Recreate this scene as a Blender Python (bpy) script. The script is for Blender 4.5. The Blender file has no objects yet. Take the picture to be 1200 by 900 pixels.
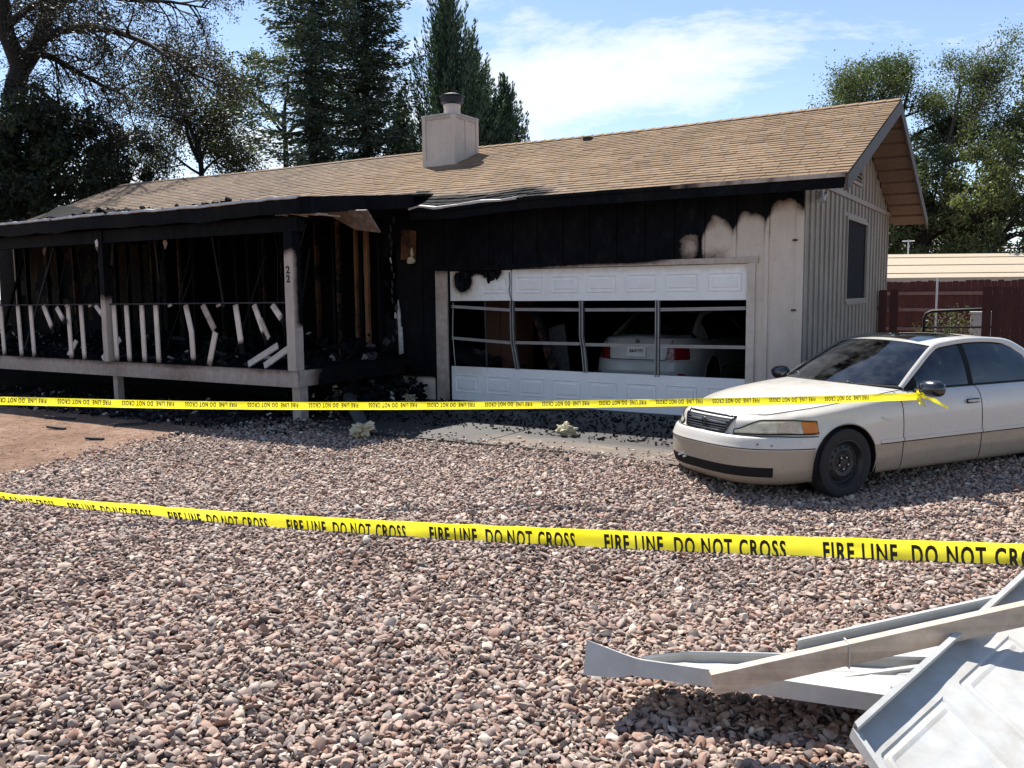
import bpy, bmesh, math, random
import numpy as np
from mathutils import Vector, Matrix, Euler, noise as mnoise
random.seed(7); rng = np.random.default_rng(11)
sc = bpy.context.scene
col = sc.collection
R = math.radians

# ------------------------------------------------------------------ camera, sky, sun, exposure
YAW, PITCH, ROLL = R(31.33), R(5.97), R(0.593)
EYE = Vector((0, 0, 1.75))
fw = Vector((-math.sin(YAW)*math.cos(PITCH), math.cos(YAW)*math.cos(PITCH), -math.sin(PITCH)))
rt = Vector((math.cos(YAW), math.sin(YAW), 0)); dn = fw.cross(rt)
rt2 = rt*math.cos(ROLL) + dn*math.sin(ROLL); dn2 = -rt*math.sin(ROLL) + dn*math.cos(ROLL)
cam_d = bpy.data.cameras.new('camera'); cam = bpy.data.objects.new('camera', cam_d); col.objects.link(cam)
cam.matrix_world = Matrix(((rt2.x, -dn2.x, -fw.x, EYE.x), (rt2.y, -dn2.y, -fw.y, EYE.y), (rt2.z, -dn2.z, -fw.z, EYE.z), (0, 0, 0, 1)))
cam_d.sensor_width = 36; cam_d.lens = 1025/1200*36; cam_d.clip_start = 0.05; cam_d.clip_end = 2000
sc.camera = cam

SUN_AZ = R(55.0)     # from +Y towards -X
SUN_EL = R(55.0)
w = bpy.data.worlds.new('World'); sc.world = w; w.use_nodes = True
nt = w.node_tree; nt.nodes.clear()
def node(nt, typ, **kw):
    n = nt.nodes.new(typ)
    for k, v in kw.items():
        if k.startswith('i_'):
            key = k[2:]; key = int(key) if key.isdigit() else key.replace('__', ' ')
            n.inputs[key].default_value = v
        else: setattr(n, k, v)
    return n
def ramp(nt, pts, interp='LINEAR'):
    n = nt.nodes.new('ShaderNodeValToRGB'); cr = n.color_ramp; cr.interpolation = interp
    while len(cr.elements) < len(pts): cr.elements.new(0.5)
    for e, (p, c) in zip(cr.elements, pts):
        e.position = p; e.color = (c, c, c, 1) if not hasattr(c, '__len__') else (*c[:3], 1)
    return n
def mixc(nt, fac, a, b, blend='MIX'):
    n = nt.nodes.new('ShaderNodeMix'); n.data_type = 'RGBA'; n.blend_type = blend
    for s, v in ((n.inputs[0], fac), (n.inputs[6], a), (n.inputs[7], b)):
        if isinstance(v, bpy.types.NodeSocket): nt.links.new(v, s)
        elif hasattr(v, '__len__'): s.default_value = (*v[:3], 1)
        else: s.default_value = v
    return n.outputs[2]
def math_(nt, op, a, b=0.0, c=None, clamp=False):
    n = nt.nodes.new('ShaderNodeMath'); n.operation = op; n.use_clamp = clamp
    for s, v in zip(n.inputs, (a, b, c)):
        if v is None: continue
        if isinstance(v, bpy.types.NodeSocket): nt.links.new(v, s)
        else: s.default_value = v
    return n.outputs[0]
sky = node(nt, 'ShaderNodeTexSky', sky_type='NISHITA', sun_disc=False, sun_elevation=SUN_EL, sun_rotation=2*math.pi - SUN_AZ,
           altitude=1400, air_density=1.0, dust_density=0.6, ozone_density=1.0)
tc = node(nt, 'ShaderNodeTexCoord')
sep = node(nt, 'ShaderNodeSeparateXYZ'); nt.links.new(tc.outputs['Generated'], sep.inputs[0])
# cloud layer: the view direction projected on a flat deck overhead
zz = math_(nt, 'MAXIMUM', sep.outputs[2], 0.0); zz = math_(nt, 'ADD', zz, 0.12)
cx = math_(nt, 'DIVIDE', sep.outputs[0], zz); cy = math_(nt, 'DIVIDE', sep.outputs[1], zz)
cv = node(nt, 'ShaderNodeCombineXYZ'); nt.links.new(cx, cv.inputs[0]); nt.links.new(cy, cv.inputs[1]); cv.inputs[2].default_value = 8.0
n1 = node(nt, 'ShaderNodeTexNoise', i_Scale=0.62, i_Detail=10.0, i_Roughness=0.68, i_Distortion=0.3); nt.links.new(cv.outputs[0], n1.inputs['Vector'])
n2 = node(nt, 'ShaderNodeTexNoise', i_Scale=0.23, i_Detail=2.0); nt.links.new(cv.outputs[0], n2.inputs['Vector'])
cov = math_(nt, 'MULTIPLY_ADD', n2.outputs[0], 0.75, -0.38)
cs = math_(nt, 'ADD', math_(nt, 'MULTIPLY_ADD', n1.outputs[0], 1.5, -.25), cov)
lowb = math_(nt, 'MULTIPLY', math_(nt, 'SUBTRACT', 0.36, sep.outputs[2], clamp=True), 0.62)   # clouds pack closer low down
cs = math_(nt, 'ADD', cs, lowb)
cr = ramp(nt, [(0.615, 0.0), (0.70, 0.42), (0.86, 0.95)]); nt.links.new(cs, cr.inputs[0])
hz = ramp(nt, [(0.0, 0.6), (0.10, 0.15), (0.35, 0.0)]); nt.links.new(sep.outputs[2], hz.inputs[0])
skc = mixc(nt, hz.outputs[0], sky.outputs[0], (5.5, 6.0, 6.6))
cfac = math_(nt, 'MULTIPLY', cr.outputs[0], math_(nt, 'MULTIPLY', sep.outputs[2], 30.0, clamp=True))
skc = mixc(nt, cfac, skc, (6.6, 6.75, 7.1))
bg = node(nt, 'ShaderNodeBackground', i_Strength=0.078); nt.links.new(skc, bg.inputs[0])
wo = node(nt, 'ShaderNodeOutputWorld'); nt.links.new(bg.outputs[0], wo.inputs[0])

sun_d = bpy.data.lights.new('sun', 'SUN'); sun_d.energy = 4.0; sun_d.angle = R(0.55); sun_d.color = (1.0, 0.95, 0.88)
sun = bpy.data.objects.new('sun', sun_d); col.objects.link(sun)
sdir = Vector((-math.sin(SUN_AZ)*math.cos(SUN_EL), math.cos(SUN_AZ)*math.cos(SUN_EL), math.sin(SUN_EL)))   # towards the sun
sun.rotation_euler = sdir.to_track_quat('Z', 'Y').to_euler(); sun.location = sdir*60
vs = sc.view_settings; vs.view_transform = 'Standard'; vs.look = 'None'; vs.exposure = 1.2; vs.gamma = 1.0; vs.use_curve_mapping = False
sc.render.engine = 'CYCLES'; sc.cycles.use_denoising = True; sc.cycles.max_bounces = 8; sc.cycles.transparent_max_bounces = 12
sc.cycles.caustics_reflective = False; sc.cycles.caustics_refractive = False

# ------------------------------------------------------------------ helpers
def sm(a, b, x):
    t = max(0.0, min(1.0, (x-a)/(b-a))); return t*t*(3-2*t)
def ground_z(x, y):
    return -0.15*sm(-3.5, -2.1, x)*sm(11.5, 8.6, y)*(0.45+0.55*sm(3.0, 6.5, y))
ORG = {}
def tag(o, label=None, cat=None, group=None, kind=None):
    if label: o['label'] = label
    if cat: o['category'] = cat
    if group: o['group'] = group
    if kind: o['kind'] = kind
    return o
def empty(name, loc=(0, 0, 0), rz=0.0, local=False):
    o = bpy.data.objects.new(name, None); col.objects.link(o); o.location = loc; o.rotation_euler.z = rz
    o.empty_display_size = 0.2
    ORG[o.name] = Vector((0, 0, 0)) if local else Vector(loc)
    return o
def place(name, me, mat, parent, origin, smooth=False):
    o = bpy.data.objects.new(name, me); col.objects.link(o)
    if mat is not None and not me.materials: me.materials.append(mat)
    po = ORG[parent.name] if parent is not None else Vector((0, 0, 0))
    o.location = origin - po; o.parent = parent; ORG[o.name] = origin.copy()
    return o
class MB:
    def __init__(s): s.v = []; s.f = []
    def add(s, vs, fs):
        b = len(s.v); s.v += [tuple(p) for p in vs]; s.f += [tuple(i+b for i in f) for f in fs]; return s
    def hexa(s, p):   # p: 4 bottom ccw, 4 top
        return s.add(p, [(3, 2, 1, 0), (4, 5, 6, 7), (0, 1, 5, 4), (1, 2, 6, 5), (2, 3, 7, 6), (3, 0, 4, 7)])
    def box(s, lo, hi):
        (a, b, c), (d, e, f) = lo, hi
        return s.hexa([(a, b, c), (d, b, c), (d, e, c), (a, e, c), (a, b, f), (d, b, f), (d, e, f), (a, e, f)])
    def obox(s, c, size, rot=None):
        m = (Euler(rot).to_matrix() if not isinstance(rot, Matrix) else rot) if rot is not None else Matrix.Identity(3)
        h = [x/2 for x in size]; c = Vector(c)
        return s.hexa([c + m @ Vector((x*h[0], y*h[1], z*h[2])) for z in (-1, 1) for x, y in ((-1, -1), (1, -1), (1, 1), (-1, 1))])
    def bar(s, a, b, wd, th, up=(0, 0, 1)):      # a board from a to b; wd across, th along up
        a, b = Vector(a), Vector(b); d = (b-a).normalized(); u = Vector(up); sd = d.cross(u)
        if sd.length < 1e-4: sd = d.cross(Vector((0, 1, 0)))
        sd.normalize(); u = sd.cross(d).normalized()
        q = [(-wd/2, -th/2), (wd/2, -th/2), (wd/2, th/2), (-wd/2, th/2)]
        p0 = [a + sd*x + u*y for x, y in q]; p1 = [b + sd*x + u*y for x, y in q]
        return s.add(p0+p1, [(0, 1, 2, 3), (7, 6, 5, 4), (0, 4, 5, 1), (1, 5, 6, 2), (2, 6, 7, 3), (3, 7, 4, 0)])
    def tube(s, path, r, n=8, cap=True):
        path = [Vector(p) for p in path]; k = len(path); rr = r if hasattr(r, '__len__') else [r]*k
        vs = []; up = None
        for i, p in enumerate(path):
            d = (path[min(i+1, k-1)] - path[max(i-1, 0)]).normalized()
            if up is None: up = Vector((0, 0, 1)) if abs(d.z) < .9 else Vector((1, 0, 0))
            a = d.cross(up).normalized(); up = a.cross(d).normalized()
            vs += [p + (a*math.cos(2*math.pi*j/n) + up*math.sin(2*math.pi*j/n))*rr[i] for j in range(n)]
        fs = [(i*n+j, i*n+(j+1) % n, (i+1)*n+(j+1) % n, (i+1)*n+j) for i in range(k-1) for j in range(n)]
        if cap: fs += [tuple(range(n))[::-1], tuple(range((k-1)*n, k*n))]
        return s.add(vs, fs)
    def lathe(s, prof, c=(0, 0, 0), n=24, M=None):    # prof: (radius, height) along z, optional matrix M
        c = Vector(c); vs = []
        for r, h in prof:
            for j in range(n):
                p = Vector((r*math.cos(2*math.pi*j/n), r*math.sin(2*math.pi*j/n), h))
                vs.append(c + (M @ p if M is not None else p))
        k = len(prof)
        fs = [(i*n+j, i*n+(j+1) % n, (i+1)*n+(j+1) % n, (i+1)*n+j) for i in range(k-1) for j in range(n)]
        fs += [tuple(range(n))[::-1], tuple(range((k-1)*n, k*n))]
        return s.add(vs, fs)
    def grid(s, P):     # P [nu][nv] of points
        nu, nv = len(P), len(P[0])
        return s.add([q for row in P for q in row], [(i*nv+j, (i+1)*nv+j, (i+1)*nv+j+1, i*nv+j+1) for i in range(nu-1) for j in range(nv-1)])
    def prism(s, poly, d):   # polygon extruded by vector d
        n = len(poly); d = Vector(d); p = [Vector(q) for q in poly]
        return s.add(p + [q+d for q in p], [tuple(range(n))[::-1], tuple(range(n, 2*n))] + [(i, (i+1) % n, n+(i+1) % n, n+i) for i in range(n)])
    def build(s, name, mat, parent=None, smooth=False, attr=None, recalc=True, bevel=0, angle=None, thick=0):
        a = np.array(s.v, dtype=float); lo, hi = a.min(0), a.max(0)
        o = Vector(((lo[0]+hi[0])/2, (lo[1]+hi[1])/2, lo[2]))
        me = bpy.data.meshes.new(name); me.from_pydata([tuple(p) for p in a - np.array(o)], [], s.f)
        if recalc:
            bm = bmesh.new(); bm.from_mesh(me); bmesh.ops.recalc_face_normals(bm, faces=bm.faces); bm.to_mesh(me); bm.free()
        if attr:
            for an, fn in attr.items():
                at = me.attributes.new(an, 'FLOAT', 'POINT')
                vals = np.empty(len(me.vertices)*3); me.vertices.foreach_get('co', vals); vals = vals.reshape(-1, 3) + np.array(o)
                at.data.foreach_set('value', np.array([fn(*p) for p in vals], dtype=np.float32))
        if smooth: me.shade_smooth() if hasattr(me, 'shade_smooth') else None
        ob = place(name, me, mat, parent, o)
        if smooth and angle: me.set_sharp_from_angle(angle=R(angle))
        if thick:
            m = ob.modifiers.new('thickness', 'SOLIDIFY'); m.thickness = thick; m.offset = 0
        if bevel:
            m = ob.modifiers.new('bevel', 'BEVEL'); m.width = bevel; m.segments = 2; m.limit_method = 'ANGLE'
        return ob
def dup(o, name, parent, origin):      # shares mesh data
    return place(name, o.data, None, parent, Vector(origin))

# ------------------------------------------------------------------ materials
MATS = {}
def newmat(name):
    m = bpy.data.materials.new(name); m.use_nodes = True; nt = m.node_tree
    MATS[name] = m
    return m, nt, nt.nodes['Principled BSDF']
def coords(nt, kind='Object', scale=(1, 1, 1)):
    t = node(nt, 'ShaderNodeTexCoord'); mp = node(nt, 'ShaderNodeMapping'); mp.inputs['Scale'].default_value = scale
    nt.links.new(t.outputs[kind], mp.inputs[0]); return mp.outputs[0]
def wpos(nt, scale=(1, 1, 1), rotz=0.0):
    g = node(nt, 'ShaderNodeNewGeometry'); mp = node(nt, 'ShaderNodeMapping'); mp.inputs['Scale'].default_value = scale
    if rotz: mp.vector_type = 'TEXTURE'; mp.inputs['Rotation'].default_value = (0, 0, rotz); mp.inputs['Scale'].default_value = tuple(1/q for q in scale)
    nt.links.new(g.outputs['Position'], mp.inputs[0]); return mp.outputs[0]
def noise(nt, vec, scale, detail=5, rough=.6, dist=0):
    n = node(nt, 'ShaderNodeTexNoise', i_Scale=scale, i_Detail=detail, i_Roughness=rough, i_Distortion=dist); nt.links.new(vec, n.inputs['Vector']); return n.outputs[0]
def bump(nt, b, h, strength=.3, dist=.01):
    n = node(nt, 'ShaderNodeBump', i_Strength=strength, i_Distance=dist); nt.links.new(h, n.inputs['Height']); nt.links.new(n.outputs[0], b.inputs['Normal'])
def simple(name, c, rough=.6, metal=0, var=.25, nscale=6, bumps=0, stretch=(1, 1, 1), spec=None, coat=0):
    m, nt, b = newmat(name); v = wpos(nt, stretch)
    f = noise(nt, v, nscale); f2 = noise(nt, v, nscale*7)
    ff = math_(nt, 'ADD', math_(nt, 'MULTIPLY', f, .6), math_(nt, 'MULTIPLY', f2, .4))
    r_ = ramp(nt, [(.3, tuple(x*(1-var) for x in c)), (.7, tuple(min(1, x*(1+var)) for x in c))]); nt.links.new(ff, r_.inputs[0])
    nt.links.new(r_.outputs[0], b.inputs['Base Color']); b.inputs['Roughness'].default_value = rough; b.inputs['Metallic'].default_value = metal
    if spec is not None: b.inputs['Specular IOR Level'].default_value = spec
    if coat: b.inputs['Coat Weight'].default_value = coat; b.inputs['Coat Roughness'].default_value = .05
    if bumps: bump(nt, b, f2, bumps)
    return m
def char_nodes(nt, v):      # colour of charred wood / soot
    a = noise(nt, v, 9, 6, .65); c = ramp(nt, [(.30, (.0025, .003, .0042)), (.55, (.006, .0068, .0090)), (.72, (.012, .013, .016)), (.86, (.030, .030, .032))]); nt.links.new(a, c.inputs[0]); b2 = noise(nt, v, 1.1, 3); r2 = ramp(nt, [(.45, 0), (.7, .55)]); nt.links.new(b2, r2.inputs[0])
    return mixc(nt, r2.outputs[0], c.outputs[0], (.015, .013, .012)), a
def charred(name, paint, rough=.6, var=.12, stretch=(1, 1, .25), grain=14, edge=.22, brown=(.10, .045, .02), rotz=0.0):
    """paint or bare wood that turns to char where the vertex attribute 'char' is high"""
    m, nt, b = newmat(name); v = wpos(nt); vg = wpos(nt, stretch, rotz)
    g1 = noise(nt, vg, grain, 5); g2 = noise(nt, v, 1.7, 4)
    pr = ramp(nt, [(.25, tuple(x*(1-var*1.6) for x in paint)), (.75, tuple(min(1, x*(1+var)) for x in paint))])
    nt.links.new(math_(nt, 'ADD', math_(nt, 'MULTIPLY', g1, .5), math_(nt, 'MULTIPLY', g2, .5)), pr.inputs[0])
    cc, ch = char_nodes(nt, wpos(nt, (1, 1, .5)))
    at = node(nt, 'ShaderNodeAttribute', attribute_name='char')
    n = noise(nt, v, 11, 6, .7)
    f = math_(nt, 'ADD', at.outputs['Fac'], math_(nt, 'MULTIPLY_ADD', n, .5, -.25))
    f1 = ramp(nt, [(.5-edge*.9, 0), (.5, .55), (.5+edge*.5, 1)]); nt.links.new(f, f1.inputs[0])
    fb = ramp(nt, [(max(.02, .5-edge*2.9), 0), (.5-edge*.5, .72)]); nt.links.new(f, fb.inputs[0])
    c1 = mixc(nt, fb.outputs[0], pr.outputs[0], brown)
    c2 = mixc(nt, f1.outputs[0], c1, cc); nt.links.new(c2, b.inputs['Base Color'])
    b.inputs['Roughness'].default_value = rough; sp_ = ramp(nt, [(0, .25), (1, .04)]); nt.links.new(f1.outputs[0], sp_.inputs[0]); nt.links.new(sp_.outputs[0], b.inputs['Specular IOR Level'])
    bump(nt, b, math_(nt, 'ADD', math_(nt, 'MULTIPLY', g1, .3), math_(nt, 'MULTIPLY', math_(nt, 'MULTIPLY', ch, f1.outputs[0]), 1.2)), .5, .012)
    return m
CREAM = charred('cream_paint', (.60, .52, .445), edge=.17, brown=(.13, .075, .045))
GABLE = charred('weathered_paint', (.35, .31, .255), var=.22)
TRIM = charred('trim_paint', (.60, .52, .45))
WHITE = charred('white_door_paint', (.88, .88, .87), stretch=(1, 1, 1), grain=5, var=.05, brown=(.45, .36, .22))
STUD = charred('bare_stud', (.24, .115, .055), var=.3)
TIMBER = charred('grey_painted_timber', (.46, .40, .35), var=.2)
BARE = charred('weathered_board', (.47, .40, .335), var=.2, stretch=(1, 1, .3))
def shingle_mat():
    m, nt, b = newmat('asphalt_shingle'); v = wpos(nt)
    at = node(nt, 'ShaderNodeAttribute', attribute_name='tint'); oi = node(nt, 'ShaderNodeObjectInfo')
    t = math_(nt, 'FRACT', math_(nt, 'ADD', at.outputs['Fac'], math_(nt, 'MULTIPLY', oi.outputs['Random'], 7.31)))
    g = noise(nt, v, 160, 3, .7); l = noise(nt, v, .9, 4)
    base = ramp(nt, [(0, (.215, .145, .087)), (.35, (.24, .164, .100)), (.7, (.255, .176, .109)), (1, (.28, .196, .124))]); nt.links.new(t, base.inputs[0])
    gr = ramp(nt, [(.3, (.62, .62, .62)), (.7, (1.3, 1.3, 1.3))]); nt.links.new(math_(nt, 'ADD', math_(nt, 'MULTIPLY', g, .6), math_(nt, 'MULTIPLY', l, .4)), gr.inputs[0])
    c = mixc(nt, 1.0, base.outputs[0], gr.outputs[0], 'MULTIPLY')
    ca = node(nt, 'ShaderNodeAttribute', attribute_name='char'); n = noise(nt, v, 5, 6, .7)
    f = math_(nt, 'ADD', ca.outputs['Fac'], math_(nt, 'MULTIPLY_ADD', n, .5, -.25))
    f0 = ramp(nt, [(.12, 0), (.5, .75)]); nt.links.new(f, f0.inputs[0]); f1 = ramp(nt, [(.45, 0), (.75, 1)]); nt.links.new(f, f1.inputs[0])
    c = mixc(nt, math_(nt, 'MULTIPLY', f0.outputs[0], .55), c, (.19, .165, .15))
    cc, ch = char_nodes(nt, v); c = mixc(nt, f1.outputs[0], c, cc)
    nt.links.new(c, b.inputs['Base Color']); b.inputs['Roughness'].default_value = .92; b.inputs['Specular IOR Level'].default_value = .15
    bump(nt, b, g, .5, .004); return m
ROOFM = shingle_mat()
CHAR = simple('char', (.008, .009, .011), .85, var=.8, nscale=9, bumps=.6, spec=.06)
CHARG = simple('ash_grey', (.034, .034, .035), .9, var=.7, nscale=12, bumps=.5)
FOIL = simple('scorched_foil', (.45, .44, .42), .5, var=.6, nscale=15)
ALU = simple('bare_aluminium', (.26, .27, .275), .45, .6, var=.2, nscale=8)
GALV = simple('galvanised_steel', (.52, .55, .57), .45, .35, var=.15, nscale=4)
DRIP = simple('drip_edge_metal', (.50, .48, .46), .6, .0, var=.4, nscale=6)
BLACKM = simple('black_metal', (.012, .012, .013), .5, .2)
BRONZE = simple('dark_screen', (.016, .018, .021), .85, 0, var=.3, spec=.1)
INSUL = simple('yellow_insulation', (.52, .47, .32), .95, var=.3, nscale=20, bumps=.6)
CONC = None
def concrete():
    m, nt, b = newmat('sooty_concrete'); v = wpos(nt)
    a = noise(nt, v, 2.2, 8, .65, .6); c = noise(nt, v, 40, 4); st = noise(nt, wpos(nt, (1, 3.5, 1)), 1.8, 6, .7)
    base = ramp(nt, [(.3, (.165, .130, .098)), (.7, (.265, .212, .162))]); nt.links.new(math_(nt, 'ADD', math_(nt, 'MULTIPLY', a, .6), math_(nt, 'MULTIPLY', c, .4)), base.inputs[0])
    at = node(nt, 'ShaderNodeAttribute', attribute_name='char')
    f = math_(nt, 'ADD', at.outputs['Fac'], math_(nt, 'MULTIPLY_ADD', st, 1.1, -.55))
    fr = ramp(nt, [(.22, 0), (.5, .6), (.75, .95)]); nt.links.new(f, fr.inputs[0])
    nt.links.new(mixc(nt, fr.outputs[0], base.outputs[0], (.035, .033, .032)), b.inputs['Base Color'])
    rr = ramp(nt, [(.4, .9), (.8, .55)]); nt.links.new(f, rr.inputs[0]); nt.links.new(rr.outputs[0], b.inputs['Roughness'])
    bump(nt, b, c, .3, .004); return m
CONC = concrete()
def dirt():
    m, nt, b = newmat('red_dirt'); v = wpos(nt)
    a = noise(nt, v, 1.2, 6, .6); c = noise(nt, v, 10, 10, .8); d = noise(nt, v, 6, 5, .7)
    base = ramp(nt, [(.38, (.115, .066, .044)), (.5, (.215, .135, .094)), (.62, (.34, .24, .185))]); nt.links.new(math_(nt, 'ADD', math_(nt, 'MULTIPLY', a, .35), math_(nt, 'MULTIPLY', c, .65)), base.inputs[0])
    at = node(nt, 'ShaderNodeAttribute', attribute_name='soot')
    f = ramp(nt, [(.45, 0), (.75, .95)]); nt.links.new(math_(nt, 'ADD', at.outputs['Fac'], math_(nt, 'MULTIPLY_ADD', d, .9, -.45)), f.inputs[0])
    bed = node(nt, 'ShaderNodeAttribute', attribute_name='bed')
    c1 = mixc(nt, bed.outputs['Fac'], base.outputs[0], (.17, .128, .108))
    nt.links.new(mixc(nt, f.outputs[0], c1, (.028, .026, .025)), b.inputs['Base Color'])
    b.inputs['Roughness'].default_value = .95; b.inputs['Specular IOR Level'].default_value = .1; bump(nt, b, c, .9, .03); return m
DIRT = dirt()
SOFF = charred('brown_soffit', (.20, .145, .105), var=.25)
BARGE = charred('dark_barge_paint', (.085, .072, .064), var=.3)
BALW = charred('baluster_paint', (.66, .58, .50), var=.14)
BEAMW = charred('pale_timber', (.60, .49, .385), var=.30, stretch=(.06, 1.5, 1.5), grain=26, rotz=R(33))
# ------------------------------------------------------------------ ground
def dirt_edge(y):
    pts = [(-5, -18), (4.5, -8.5), (5.0, -8.55), (6.0, -8.95), (6.9, -9.05), (7.6, -9.0), (8.2, -9.1), (20, -9.1)]
    for (a, b), (c, d) in zip(pts, pts[1:]):
        if y <= c: return b + (d-b)*max(0, (y-a))/(c-a)
    return -9.1
def fb(x, y, s=1.0, k=0): return mnoise.noise(Vector((x*s, y*s, 3.1+k)))
def is_bed(x, y):
    e = dirt_edge(y) + .28*fb(x, y, 1.3) + .12*fb(x, y, 5)
    return x > e
def ax(lo, hi, step, far):
    a = list(np.arange(lo, hi+1e-6, step)); o = [8, 20, 50, 120, 300, 700]
    return [lo-k for k in reversed(o)] + a + [hi+k for k in o]
gx, gy = ax(-18, 8, .2, 1), ax(-4, 14, .2, 1)
mb = MB(); mb.grid([[(x, y, ground_z(x, y)+.012*fb(x, y, .8, 5) if abs(x) < 30 and abs(y) < 30 else 0) for y in gy] for x in gx])
def soot_f(x, y, z):
    s = sm(7.3, 8.3, y + .15*fb(x, y, 1.5)) if x < -8.7 else sm(7.7, 8.7, y)*sm(-5.2, -7.0, x)
    return s if x < -5 else 0
ground = mb.build('ground', DIRT, None, smooth=True, recalc=False, attr={'soot': soot_f, 'bed': lambda x, y, z: .95*(1 if is_bed(x, y) and y < 13 else 0)})
tag(ground, 'reddish brown dirt yard around the house', None, kind='structure')

# concrete apron in front of the garage (two slabs with a joint) and garage floor
def ap_char(x, y, z):
    c = sm(8.75, 9.35, y + .25*fb(x, y, .9))
    return max(c, 1.0*sm(-5.2, -6.2, x+.3*fb(x, y, .8)))*1.0 + .40
def slab(name, x0, x1, y0, y1, z, mat, attr, label):
    mb = MB(); nx = max(2, int((x1-x0)/.12)); ny = max(2, int((y1-y0)/.12))
    P = [[(x0+(x1-x0)*i/nx, y0+(y1-y0)*j/ny, z + .012*sm(-4.5, -2.8, x0+(x1-x0)*i/nx)*-3*sm(10, 8.3, y0+(y1-y0)*j/ny)) for j in range(ny+1)] for i in range(nx+1)]
    mb.grid(P)
    o = mb.build(name, mat, None, attr=attr, recalc=False)
    m = o.modifiers.new('t', 'SOLIDIFY'); m.thickness = .12; m.offset = -1
    return tag(o, label, None, kind='structure')
slab('driveway_apron', -8.25, -5.52, 8.28, 11.36, .03, CONC, {'char': ap_char}, 'sooty concrete driveway apron half beside the porch')
slab('driveway_apron', -5.50, -2.74, 8.30, 11.36, .03, CONC, {'char': ap_char}, 'sooty concrete driveway apron half in front of the parked car')
slab('garage_floor', -9.0, -2.75, 11.365, 18.2, .035, CONC, {'char': lambda x, y, z: .9}, 'blackened concrete floor inside the garage')

# ------------------------------------------------------------------ house
house = empty('house', (-11.5, 14.8, 0))
tag(house, 'fire damaged single storey house with charred porch and tan shingle roof', 'house')
YW, XG = 11.4, -2.645
EY, EZ, RY, RZ = 10.87, 3.10, 14.85, 4.63
SL = (RZ-EZ)/(RY-EY)
XL, XR = -21.0, -2.05
BW = .4265
def sag(x, y):
    return -.07*math.exp(-((x+7.7)/.9)**2)*sm(12.0, 10.9, y) - .03*math.sin((x+2)*.33)**2*sm(10.8, 13, y) + .07*sm(-8, -20, x)*sm(12, 14.8, y)
def roof_z(x, y): return EZ + SL*(y-EY) + sag(x, y)
def wall_char(x, y, z):
    if x < -8.11:
        if -9.15 < x < -8.4: return max(0, min(1, .5+(z-.40)/.10))
        return .95
    t = (-2.66-x)/BW; k = int(math.floor(t)); u = t-k
    if k < 0: k = 0
    arch = abs(2*u-1)**3.5 + .7*sm(.86, .95, abs(2*u-1))
    if k <= 2:
        zb = (2.87, 2.75, 2.69)[k] - .21*arch
        zb += .05*fb(x, z, 6) + .03*fb(x, z*.4, 16)
        v = .5 + (z-zb)/.24 + .10*max(0, fb(x*2.2, z*.25, 7))*sm(zb-.5, zb, z)
        if k == 2: v = max(v, .36*math.exp(-((z-2.2)/.09)**2)*sm(0.1, .4, u))
        return max(0, min(1, v))
    if k == 3:
        return max(.0, min(1, .62 + .45*arch + max(0, (z-2.5))/.12 - .33*math.exp(-((z-2.34)/.17)**2-((u-.35)/.40)**2)))
    return 1.0
def wallgrid(x0, x1, z0, z1, y, step=.05, fn=None):
    nx, nz = max(1, round((x1-x0)/step)), max(1, round((z1-z0)/step))
    return MB().grid([[(x0+(x1-x0)*i/nx, y, z0+(z1-z0)*j/nz) for j in range(nz+1)] for i in range(nx+1)])
def solid(o, t, off=-1):
    m = o.modifiers.new('t', 'SOLIDIFY'); m.thickness = t; m.offset = off; return o
fwall = wallgrid(-3.335, XG, 0.03, 3.22, YW); fwall.grid([[(-8.11+(4.775)*i/110, YW, 2.1+1.12*j/26) for j in range(27)] for i in range(111)])
fwall.grid([[(-9.12+1.01*i/24, YW, .03+3.19*j/70) for j in range(71)] for i in range(25)])
for i in range(len(fwall.f)): pass
fwo = fwall.build('front_wall', CREAM, house, attr={'char': wall_char}, recalc=False)
m = fwo.modifiers.new('t', 'SOLIDIFY'); m.thickness = .1; m.offset = -1   # grows inwards
tag(fwo, 'cream garage front wall scorched black above the door')
# battens on the front wall
for k in range(0, 15):
    x = -2.66 - BW*k
    z0 = .03
    if -8.36 < x < -3.2: z0 = 2.185
    wd = .05
    if k == 0: x = -2.672; wd = .09
    if x < -9.1: break
    mb = MB(); n = 46
    for i in range(n):
        a, b = z0+(3.2-z0)*i/n, z0+(3.2-z0)*(i+1)/n
        mb.box((x-wd/2, YW-.022, a), (x+wd/2, YW-.0005, b))
    mb.build('batten', CREAM, fwo, attr={'char': wall_char})
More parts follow.
